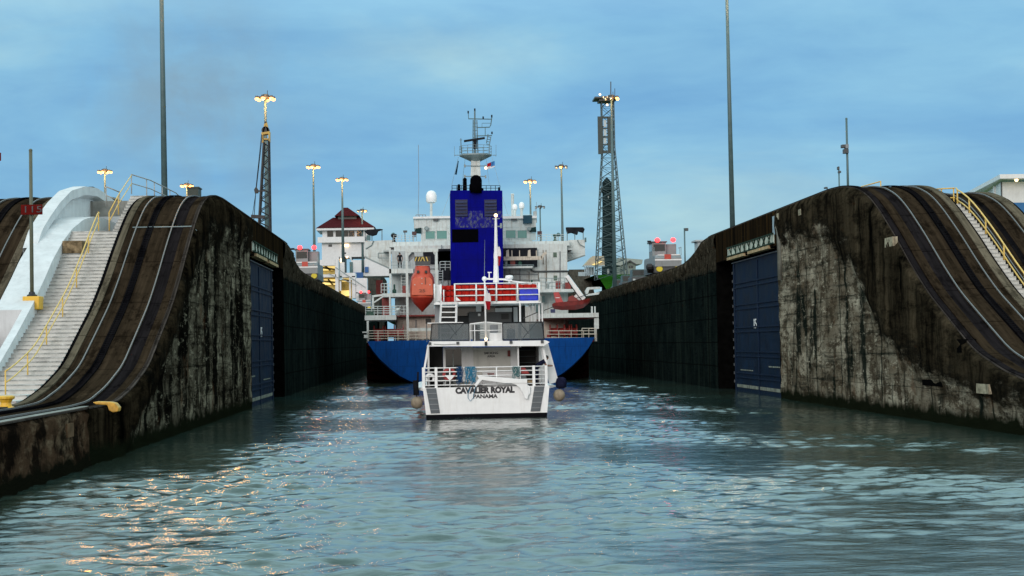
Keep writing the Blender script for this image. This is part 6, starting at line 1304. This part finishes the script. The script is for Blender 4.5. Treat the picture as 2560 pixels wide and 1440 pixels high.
hb('blue_base', [(883, 681, 908, 695)], mat('flat_mid_blue', (0.02, 0.10, 0.30), 0.6), HY-0.2, 0.3); hb('blue_box', [(912, 667, 921, 681)], mat('flat_mid_blue', (0.02, 0.10, 0.30)), HY-0.4, 0.8)
lp = HY-14
an = thing('lit_terrace', AtY(850, 740, lp)[:2] + (10.4,), 'stepped white terrace building glowing yellow inside below the control house', 'building')
def tb(name, rects, m, Y=lp, d=1.0):
    mb = MB()
    for r in rects: mb.pbox(*r, Y, d)
    return mb.build(name, m, an)
tb('slab', [(798, 649, 838, 664), (800, 686, 840, 693), (855, 682, 888, 693)], bldg_w, lp, 6); tb('wing_wall', [(838, 650, 846, 730), (880, 690, 889, 745), (890, 695, 918, 752)], bldg_w, lp, 5); tb('column', [(849, 703, 853, 727), (873, 693, 877, 745)], bldg_w, lp, 0.8)
tb('glowing_ceiling', [(800, 664, 838, 676), (800, 698, 838, 712), (855, 696, 878, 704), (853, 726, 878, 740)], ceiling_glow, lp+2.5, 0.3)
mb = MB()
for x0, y0, x1, y1 in ((800, 668, 838, 674), (812, 664, 826, 676), (800, 702, 838, 706), (820, 698, 832, 712), (855, 699, 878, 702)): mb.bar(AtY(x0, y0, lp+2.3), AtY(x1, y1, lp+2.3), 0.35)
mb.build('ceiling_beam', mat('ochre_beam', (0.16, 0.12, 0.04), 0.7), an)
tb('back_wall', [(798, 676, 838, 760), (842, 700, 880, 765)], mat('ochre_wall', (0.45, 0.36, 0.14), 0.7, var=0.15), lp+3.2, 0.3)
mb = MB(); mb.bar(AtY(838, 668, lp-0.6), AtY(912, 718, lp-0.6), 0.18); mb.bar(AtY(820, 684, lp-0.6), AtY(890, 712, lp-0.6), 0.14); mb.build('stair_rail', steel, an)
# ================================================================= next flight of locks far behind
hump_m = T_brown
def far_hump(x0, x1, label, zt=20.2, Y0=398):
    mb = MB(); ys = [(Y0-22, 10.4), (Y0-10, 12.5), (Y0, 17.0), (Y0+6, 19.3), (Y0+12, zt), (Y0+60, zt)]
    mb.grid([[(x0, y, 0), (x0, y, z), (x0+0.6, y, z), (x1-0.6, y, z), (x1, y, z), (x1, y, 0)] for y, z in ys])
    return solo(mb, 'far_incline', track_mat('far_track', (0.03, 0.026, 0.022), (0.09, 0.075, 0.06)), label, 'incline', ((x0+x1)/2, Y0, 0))
far_hump(-15.3, -11.4, 'distant dark tow track hump rising left of the ship')
far_hump(29.2, 33.4, 'distant dark tow track hump rising behind the white boat crane arm', 18.6, 376)
mb = MB(); mb.pbox(940, 700, 957, 742, 392, 1.0); solo(mb, 'red_cabin', red_dark, 'dark red cabin against the distant hump left of the ship', 'cabin')
# ================================================================= lattice tower and lighthouse
LY = 330.0
tw = thing('lattice_tower', AtY(1524, 715, LY)[:2] + (10.4,), 'tall grey lattice tower carrying a dark panel board and lamps near its top', 'tower')
ctr = lambda t: 1528 + (1518-1528)*t; yv = lambda t: 700 + (243-700)*t
def hwid(t): return 38 + (15-38)*min(1, t/0.72)
def tp(t, sx_, sy_): h = hwid(t); p = AtY(ctr(t)+sx_*h, yv(t), LY); w = AtY(ctr(t)+h, yv(t), LY)[0]-AtY(ctr(t), yv(t), LY)[0]; return (p[0], LY+sy_*w, p[2])
mb = MB(); T = [i/18 for i in range(19)]
for a in (-1, 1):
    for b in (-1, 1): mb.tube([tp(t, a, b) for t in T], 0.10, 5)
mb.build('leg', mat('tower_steel', (0.06, 0.09, 0.10), 0.5, 0.2, var=0.15), tw)
mb = MB(); cs = [(-1, -1), (1, -1), (1, 1), (-1, 1)]
for i in range(18):
    for k in range(4):
        a, b = cs[k], cs[(k+1) % 4]; mb.tube([tp(T[i], *a), tp(T[i+1], *b)], 0.048, 4); mb.tube([tp(T[i], *b), tp(T[i+1], *a)], 0.048, 4); mb.tube([tp(T[i+1], *a), tp(T[i+1], *b)], 0.04, 4)
mb.build('bracing', MATS['tower_steel'], tw)
def tbx(name, rects, m, Y=LY-2.2, d=0.4):
    mb = MB()
    for r in rects: mb.pbox(*r, Y, d)
    return mb.build(name, m, tw)
tbx('panel_board', [(1495, 291, 1507, 385), (1519, 291, 1528, 383), (1507, 291, 1519, 296), (1507, 340, 1519, 344), (1507, 376, 1519, 383), (1507, 319, 1519, 322), (1507, 360, 1519, 363)], mat('dark_panel', (0.035, 0.05, 0.05), 0.6, var=0.15))
tbx('white_slot', [(1509, 300, 1516, 317), (1509, 323, 1516, 339), (1509, 345, 1516, 359)], mat('pale_slot', (0.45, 0.52, 0.55), 0.5), LY-2.0, 0.2)
mb = MB(); mb.pbox(1487, 241, 1545, 245, LY-2.6, 5.2); mb.pbox(1498, 245, 1535, 252, LY-2, 4); mb.build('head_platform', dark_grey, tw)
mb = MB(); mb.ptube([(1527, 243), (1527, 204)], LY, 0.10, 5); mb.ptube([(1537, 240), (1537, 221)], LY, 0.06, 4); mb.build('lightning_rod', dark_grey, tw)
mb = MB()
for px, py in ((1500, 236), (1510, 243), (1518, 243), (1518, 262)): mb.ball(AtY(px, py, LY-2.8), 0.2, 6)
mb.build('platform_lamp', lamp_white, tw)
GY = 420.0
lh = thing('lighthouse', AtY(1521, 700, GY)[:2] + (14,), 'slim black old lighthouse standing behind the lattice tower', 'lighthouse')
c = AtY(1522, 706, GY); s1 = (AtY(1542, 700, GY)[0]-AtY(1522, 700, GY)[0]); lhm = mat('black_lighthouse', (0.012, 0.022, 0.024), 0.7, var=0.2)
zz = lambda py: AtY(1522, py, GY)[2]
mb = MB(); mb.lathe((c[0], GY, 0), [(s1*0.95, 12), (s1*0.82, zz(640)), (s1*0.66, zz(560)), (s1*0.60, zz(484)), (s1*0.85, zz(476)), (s1*0.85, zz(470)), (s1*0.55, zz(469))], 14); mb.build('shaft', lhm, lh, smooth=False)
mb = MB(); mb.lathe((c[0], GY, 0), [(s1*0.6, zz(470)), (s1*0.6, zz(456)), (s1*0.3, zz(449)), (0.1, zz(443))], 12); mb.build('lantern', lhm, lh)
mb = MB(); mb.pbox(1518, 672, 1523, 684, GY-3.8, 0.3); mb.pbox(1520, 490, 1522, 496, GY-3, 0.3); mb.build('door', mat('pale_opening', (0.30, 0.33, 0.33), 0.7), lh)
# grass bank and buildings on the right
mb = MB(); yb = 300.0; g0 = AtY(1466, 692, 345); rows = []
for j, (y, z) in enumerate(((296, 10.35), (312, 12.4), (330, 15.2), (345, 16.7), (380, 16.9), (430, 16.9))): rows.append([(g0[0]+(0.5 if j else -1) + 2.0*j*0.2, y, z-(3 if y < 300 else 0)*0), (45, y, z), (80, y, z*0.98), (300, y, z*0.9)])
mb.grid(rows); o = mb.build('grass_bank', None or mat('grass_green', (0.014, 0.062, 0.006), 0.95, var=0.3, scale=1.5, bump=0.5)); o['kind'] = 'structure'
PY_ = 352.0
pv = thing('visitor_pavilion', AtY(1490, 690, PY_)[:2] + (16.5,), 'open sided visitor pavilion with a pale hipped roof behind the lattice tower', 'building')
roofp = mat('pale_tan_roof', (0.42, 0.38, 0.30), 0.7, var=0.08)
mb = MB(); mb.pprism([(1461, 663), (1482, 640), (1510, 640), (1512, 663)], PY_, 6); mb.build('roof', roofp, pv)
mb = MB(); mb.pprism([(1480, 662), (1500, 653), (1506, 654), (1490, 662)], PY_-0.3, 0.3); mb.build('lit_soffit', ceiling_glow, pv)
mb = MB()
for px in (1462, 1467, 1472, 1478, 1485, 1492, 1500): mb.pbox(px-0.7, 663, px+0.7, 690, PY_+0.3, 0.3)
mb.pbox(1460, 663, 1512, 666, PY_, 0.4); mb.pbox(1446, 680, 1464, 690, PY_+2, 0.3); mb.build('column', mat('pale_blue_post', (0.35, 0.45, 0.50), 0.6), pv)
mb = MB(); mb.pbox(1464, 668, 1484, 688, PY_+3, 0.2); mb.build('back_screen', mat('pale_grey_blue_wall', (0.40, 0.48, 0.55), 0.7), pv)
bd = thing('site_building', AtY(1580, 690, PY_)[:2] + (15,), 'grey green low building with a pale pitched roof right of the lattice tower', 'building')
mb = MB(); mb.pprism([(1540, 662), (1546, 644), (1607, 649), (1605, 660), (1592, 661), (1575, 650), (1560, 659), (1552, 664)], PY_, 8); mb.build('roof', mat('pale_green_grey_roof', (0.33, 0.38, 0.36), 0.7, var=0.06), bd)
mb = MB(); mb.pprism([(1550, 700), (1550, 664), (1575, 651), (1590, 660), (1588, 700)], PY_+0.5, 7); mb.pbox(1543, 668, 1551, 700, PY_-0.5, 2); mb.build('wall', mat('grey_green_wall', (0.22, 0.27, 0.25), 0.7, var=0.1), bd)
mb = MB(); mb.pprism([(1559, 660), (1575, 650), (1591, 661), (1589, 663), (1575, 653), (1561, 662)], PY_-0.1, 0.4); mb.build('gable_trim', dark_grey, bd)
for px in (1566, 1574, 1580): mb = MB(); mb.pbox(px-2, 664, px+2, 670, PY_+0.4, 0.2); mb.build('window', win_dark, bd)
# low fence
def fence(label, pts, h, m, name='fence'):
    g = thing(name, pts[0], label, 'fence'); mb = MB()
    for k in (0.1, 0.55, 1.0): mb.tube([(x, y, z+h*k) for x, y, z in pts], 0.03, 4)
    mb.build('rail', m, g)
    for p_ in pts: mb = MB(); mb.tube([p_, (p_[0], p_[1], p_[2]+h)], 0.04, 4); mb.build('post', m, g)
fence('thin wire fence right of the right locomotive', [(AtY(x, 655, 215)[0], 215, 10.3) for x in (1705, 1725, 1745, 1765)], 2.6, steel)
mb = MB(); Yh = 160.0; x0 = AtY(1740, 610, Yh)[0]; x1 = AtY(1768, 610, Yh)[0]; mb.box(x0+0.15, x1, Yh, Yh+2, 10.3, AtY(1750, 604, Yh)[2]); mb.box(x0-0.1, x1+0.2, Yh-0.3, Yh+2.3, AtY(1750, 604, Yh)[2], AtY(1750, 600, Yh)[2]); solo(mb, 'valve_hut', mat('pale_grey_hut', (0.38, 0.44, 0.47), 0.6), 'small pale hut with a flat roof behind the right parapet', 'hut')
# white and blue building at the right edge
WY = 150.0
wb = thing('warehouse', AtY(2520, 560, WY)[:2] + (11.0,), 'white and blue flat roofed warehouse cut by the right edge', 'building')
def wbx(name, rects, m, Y=WY, d=10):
    mb = MB()
    for r in rects: mb.pbox(*r, Y, d)
    return mb.build(name, m, wb)
xa = AtY(2500, 480, WY)[0]
mb = MB(); a = AtY(2449, 473, WY+16); b = AtY(2503, 460, WY); c = AtY(2640, 460, WY); zt, zm, zl = AtY(2503, 455, WY)[2], AtY(2503, 507, WY)[2], 10.4
mb.add([(a[0], WY+16, zm), (b[0], WY, zm), (c[0], WY, zm), (a[0], WY+16, zt), (b[0], WY, zt), (c[0], WY, zt)], [(0, 1, 4, 3), (1, 2, 5, 4)]); mb.build('upper_wall', bldg_w, wb)
mb = MB(); mb.add([(a[0], WY+16, zl), (b[0], WY, zl), (c[0], WY, zl), (a[0], WY+16, zm), (b[0], WY, zm), (c[0], WY, zm)], [(0, 1, 4, 3), (1, 2, 5, 4)]); mb.build('lower_wall', mat('strong_blue_wall', (0.02, 0.13, 0.33), 0.6, var=0.06), wb)
mb = MB(); e = 1.0; zr0, zr1 = zt, AtY(2503, 440, WY)[2]
P0 = [(a[0]-e, WY+17), (b[0]-e*0.6, WY-1.6), (c[0], WY-1.6), (c[0], WY+17)]; mb.zprism(P0, zr0+0.15, zr1); mb.build('roof_slab', white, wb)
mb = MB(); mb.bar((b[0], WY-0.03, zl), (b[0], WY-0.03, zt), 0.1); mb.build('corner_pipe', dark_grey, wb)
for k in (0.35, 0.75): mb = MB(); mb.bar((a[0]+(b[0]-a[0])*k-0.06, WY+16-16*k, zl), (a[0]+(b[0]-a[0])*k-0.06, WY+16-16*k, zt), 0.25); mb.build('pilaster', bldg_w, wb)
mb = MB(); mb.ball(AtY(2541, 450, WY-0.8), 0.16, 6); mb.build('soffit_lamp', lamp_white, wb)
# ================================================================= towing locomotives
silver = mat('silver_grey_body', (0.21, 0.225, 0.235), 0.5, 0.2, var=0.08, dirt=0.25)
def loco():
    g = thing('towing_locomotive', (0, 0, 0), 'x', 'locomotive', 'towing locomotives on the lock walls')
    def b(name, boxes, m, **k):
        mb = MB()
        for q in boxes: mb.box(*q)
        return mb.build(name, m, g, **k)
    b('chassis', [(-1.25, 1.25, 0.2, 9.6, 0.45, 1.15)], dark_grey, bevel=0.05)
    mb = MB(); mb.xprism([(0, 1.1), (0, 2.0), (0.35, 2.25), (2.8, 2.25), (2.8, 1.1)], -1.2, 1.2); mb.xprism([(9.8, 1.1), (9.8, 2.0), (9.45, 2.25), (7.0, 2.25), (7.0, 1.1)], -1.2, 1.2); mb.box(-1.2, 1.2, 2.8, 7.0, 1.1, 2.2); mb.build('hood', silver, g)
    b('white_band', [(-1.22, 1.22, -0.02, 0.1, 1.72, 1.86), (-0.9, 1.1, 0.3, 2.4, 2.25, 2.36)], white, )
    b('cab', [(-1.15, 0.1, 2.6, 5.6, 2.2, 3.75), (0.1, 1.15, 3.4, 5.0, 2.2, 3.6)], silver, bevel=0.04)
    b('cab_roof', [(-1.3, 0.2, 2.4, 5.8, 3.75, 3.86)], dark_grey)
    w = b('cab_window', [(-1.05, 0.0, 2.52, 2.6, 2.85, 3.55)], win_dark); b('side_window', [(-1.17, -1.15, 2.8, 5.4, 2.85, 3.55)], win_dark)
    for x in (-0.8, 0.85):
        mb = MB(); mb.lathe((x, 0.1, 0.85), [(0.28, -0.05), (0.30, 0.0), (0.30, 0.5), (0.1, 0.5)], 14, 'y'); mb.build('yellow_buffer', mat('buffer_yellow', (0.62, 0.50, 0.02), 0.5, var=0.08), g)
    mb = MB(); mb.lathe((-1.45, 1.6, 0.9), [(0.2, -0.35), (0.42, -0.3), (0.42, 0.3), (0.2, 0.35)], 12, 'x'); mb.lathe((-1.65, 0.8, 1.1), [(0.15, -0.3), (0.36, -0.2), (0.36, 0.2), (0.15, 0.3)], 10, 'x'); mb.build('cable_windlass', black, g)
    mb = MB()
    for x in (-1.22, 1.22):
        mb.tube([(x, 0.3, 2.25), (x, 0.3, 3.1), (x, 2.4, 3.1)], 0.03, 5); mb.tube([(x, 1.3, 2.25), (x, 1.3, 3.1)], 0.03, 5)
    mb.build('guard_rail', steel, g)
    for x in (-0.85, 0.85):
        for y in (2.0, 7.8): mb = MB(); mb.lathe((x, y, 0.42), [(0.1, -0.08), (0.42, -0.08), (0.42, 0.08), (0.1, 0.08)], 14, 'x'); mb.build('wheel', black, g)
    for x in (-0.7, 0.75):
        mb = MB(); mb.box(x-0.22, x+0.22, 2.45, 2.6, 3.86, 4.12); q = mb.build('lamp_housing', canvas_dark, g)
        mb = MB(); mb.ball((x, 2.36, 3.98), 0.24, 8); mb.build('red_lamp', lamp_red, q, smooth=True)
    mb = MB(); mb.tube([(-0.7, 3.0, 3.86), (-0.7, 3.0, 4.2)], 0.03, 4); mb.box(-1.6, -1.25, 2.5, 2.7, 3.75, 3.95); mb.build('mirror', canvas_dark, g)
    L = bpy.data.lights.new('red_lamp_light', 'POINT'); L.energy = 18; L.color = (1.0, 0.05, 0.05); L.shadow_soft_size = 0.2
    lo = bpy.data.objects.new('red_lamp_light', L); COL.objects.link(lo); lo.parent = g; lo.location = (0, 1.6, 4.0)
    b('red_panel', [(-0.35, 0.25, -0.04, 0.0, 1.85, 2.35)], mat('dull_red_panel', (0.45, 0.05, 0.03), 0.5), )
    return g
LO = loco()
LO.location = (-13.25, 190, 10.42); LO.scale = (1.05, 1.0, 1.0); LO['label'] = 'silver towing locomotive with two glowing red lamps nearest on the left wall'
copy_tree(LO, (-13.2, 352, 10.42), label='smaller distant red lamped locomotive on the left wall beside the ship stern')
o2 = copy_tree(LO, (24.6, 186, 10.42), label='silver towing locomotive with yellow buffers standing on the right wall'); o2.scale = (1.15, 1, 1)
# parked carts along the right coping
def cart():
    g = thing('parked_truck', (0, 0, 0), 'x', 'truck', 'parked trucks along the right coping')
    mb = MB(); mb.box(-0.95, 0.95, 0, 4.4, 0.5, 1.15); mb.build('body', dark_grey, g, bevel=0.08)
    mb = MB(); mb.xprism([(0.3, 1.15), (0.7, 1.85), (2.6, 1.85), (3.3, 1.15)], -0.85, 0.85); mb.build('cabin', mat('dark_teal_paint', (0.03, 0.06, 0.06), 0.4), g, bevel=0.05)
    mb = MB(); mb.box(-0.75, 0.75, 0.36, 0.50, 1.25, 1.75); mb.build('windscreen', win_dark, g)
    for x in (-0.85, 0.85):
        for y in (0.9, 3.5): mb = MB(); mb.lathe((x, y, 0.36), [(0.1, -0.1), (0.36, -0.1), (0.36, 0.1), (0.1, 0.1)], 12, 'x'); mb.build('wheel', black_rubber, g)
    for x in (-0.65, 0.65): mb = MB(); mb.box(x-0.15, x+0.15, -0.02, 0.05, 0.8, 0.95); mb.build('headlight', mat('unlit_lens', (0.5, 0.55, 0.55)), g)
    return g
CT = cart(); labs = ['dark parked truck nearest the locomotive on the right wall', 'second dark parked truck on the right wall towards the mast', 'third dark parked truck just right of the mast foot']
for i, (px, Y) in enumerate(((1598, 226), (1572, 246), (1550, 262))):
    o = CT if i == 0 else copy_tree(CT); a = AtY(px, 690, Y); o.location = (a[0], Y, 10.4); o.scale = (1.0, 1, 1.35); o['label'] = labs[i]
# ================================================================= water
def water():
    def lines(a, b, step): return list(np.arange(a, b, step))
    ys = [-200, -60, -20, 0, 12, 18]; y = 22.0
    while y < 185: ys.append(y); y += max(0.085, 0.0030*y)
    ys += [190, 200, 230, 300, 420, 900]
    xs = [-400, -120, -40, -16] + lines(-12.2, 23.2, 0.13) + [26, 60, 160, 400]
    X, Y = np.meshgrid(np.array(xs), np.array(ys)); Z = np.zeros_like(X)
    r = np.random.default_rng(11)
    patch = np.zeros_like(X)
    for i in range(14):
        a = r.uniform(0, 2*pi); k = 2*pi/r.uniform(5, 24); patch += np.sin(k*(cos(a)*X + sin(a)*Y*0.6) + r.uniform(0, 6.28))
    patch = 0.78 + 0.55*np.tanh(patch*0.5)
    patch = patch + 1.7*np.exp(-((X+6.6)/4.6)**2-((Y-49)/11)**2) + 1.1*np.exp(-((X+3.6)/2.6)**2-((Y-33)/6)**2)
    edge = np.clip(np.minimum(X+11.4, 22.1-X)/5.0, 0.25, 1); patch = patch*np.maximum(edge, np.where(X < 5, 0.6, 0.3))
    for i in range(80):
        lam = 0.34*(8.0**r.uniform(0, 1)); a = pi/2 + r.normal(0, 0.75); k = 2*pi/lam
        amp = 0.0027*lam**0.85*r.uniform(0.5, 1.5)
        ph = k*(cos(a)*X + sin(a)*Y) + r.uniform(0, 6.28) + 0.5*np.sin(0.35*X + 0.21*Y + i)
        s = np.sin(ph); Z += amp*(s + 0.25*np.sin(2*ph+0.7))*patch
    fade = np.clip((Y-20)/4, 0, 1)*np.clip((190-Y)/10, 0, 1)*np.clip((X+12.3)/0.4, 0, 1)*np.clip((23.3-X)/0.4, 0, 1)
    Z *= fade
    mb = MB(); ny, nx = X.shape
    v = np.stack([X, Y, Z], -1).reshape(-1, 3)
    idx = np.arange(ny*nx).reshape(ny, nx); f = np.stack([idx[:-1, :-1], idx[:-1, 1:], idx[1:, 1:], idx[1:, :-1]], -1).reshape(-1, 4)
    me = bpy.data.meshes.new('water'); me.from_pydata(v.tolist(), [], f.tolist()); me.update()
    me.polygons.foreach_set('use_smooth', [True]*len(me.polygons))
    o = bpy.data.objects.new('water', me); COL.objects.link(o)
    m, t, b = newmat('canal_water')
    b.inputs['Base Color'].default_value = (0.022, 0.034, 0.024, 1); b.inputs['Roughness'].default_value = 0.03; b.inputs['IOR'].default_value = 1.40
    t.links.new(ramp(t, noise(t, coords(t, (1, 1, 1)), 0.05, 4), [(0.35, (0.034, 0.046, 0.032)), (0.65, (0.022, 0.048, 0.043))]), b.inputs['Base Color'])
    h = math_(t, 'ADD', math_(t, 'MULTIPLY', noise(t, coords(t, (1.0, 1.7, 1)), 3.2, 5, 0.6, 0.6), 1.0), math_(t, 'MULTIPLY', noise(t, coords(t, (1.2, 2.0, 1)), 9, 4, 0.6, 0.4), 0.22))
    bumpn(t, b, h, 0.22, 0.06)
    ge = N(t, 'ShaderNodeNewGeometry'); v = N(t, 'ShaderNodeVectorMath', operation='SUBTRACT'); t.links.new(ge.outputs['Position'], v.inputs[0]); v.inputs[1].default_value = (4.6, 85, 0)
    v2 = N(t, 'ShaderNodeVectorMath', operation='MULTIPLY'); t.links.new(v.outputs[0], v2.inputs[0]); v2.inputs[1].default_value = (0.20, 0.075, 0)
    ln = N(t, 'ShaderNodeVectorMath', operation='LENGTH'); t.links.new(v2.outputs[0], ln.inputs[0])
    wash = math_(t, 'MULTIPLY', ramp(t, ln.outputs['Value'], [(0.2, 1.0), (1.0, 0.0)]), ramp(t, noise(t, coords(t, (1, 0.5, 1)), 1.3, 9, 0.75, 0.8), [(0.50, 0.0), (0.66, 0.55)]))
    base = b.inputs['Base Color'].links[0].from_socket; t.links.new(mix(t, wash, base, (0.42, 0.50, 0.50)), b.inputs['Base Color'])
    t.links.new(math_(t, 'MULTIPLY_ADD', wash, 0.6), b.inputs['Roughness']); b.inputs['Roughness'].links[0].from_node.inputs[2].default_value = 0.03
    me.materials.append(m); tag(o, None, None, kind='structure')
    return o
water()
# ground behind the walls, one sheet reaching the horizon on either side (the locks cut it)
gm, gt, gb = newmat('plateau_ground'); gt.links.new(ramp(gt, noise(gt, coords(gt), 0.2, 8), [(0.35, (0.05, 0.09, 0.02)), (0.65, (0.09, 0.12, 0.04))]), gb.inputs['Base Color']); gb.inputs['Roughness'].default_value = 0.95
mb = MB()
mb.add([(32.0, 150, 10.3), (6000, 150, 10.3), (6000, 9000, 10.3), (32.0, 9000, 10.3)], [(0, 1, 2, 3)])
mb.add([(32.0, 388, 10.3), (32.0, 9000, 10.3), (-12, 9000, 10.3), (-12, 430, 10.3)], [(0, 1, 2, 3)])
mb.add([(-60, 100, 10.3), (-6000, 100, 10.3), (-6000, 9000, 10.3), (-60, 9000, 10.3)], [(0, 1, 2, 3)])
mb.grid([[(31.3, y, h), (60, y, h), (400, y, h), (6000, y, h)] for y, h in ((-300, 1.7), (70, 1.7), (92, 5.5), (108, 9.6), (150, 10.3))])
o = mb.build('ground', gm); o['kind'] = 'structure'
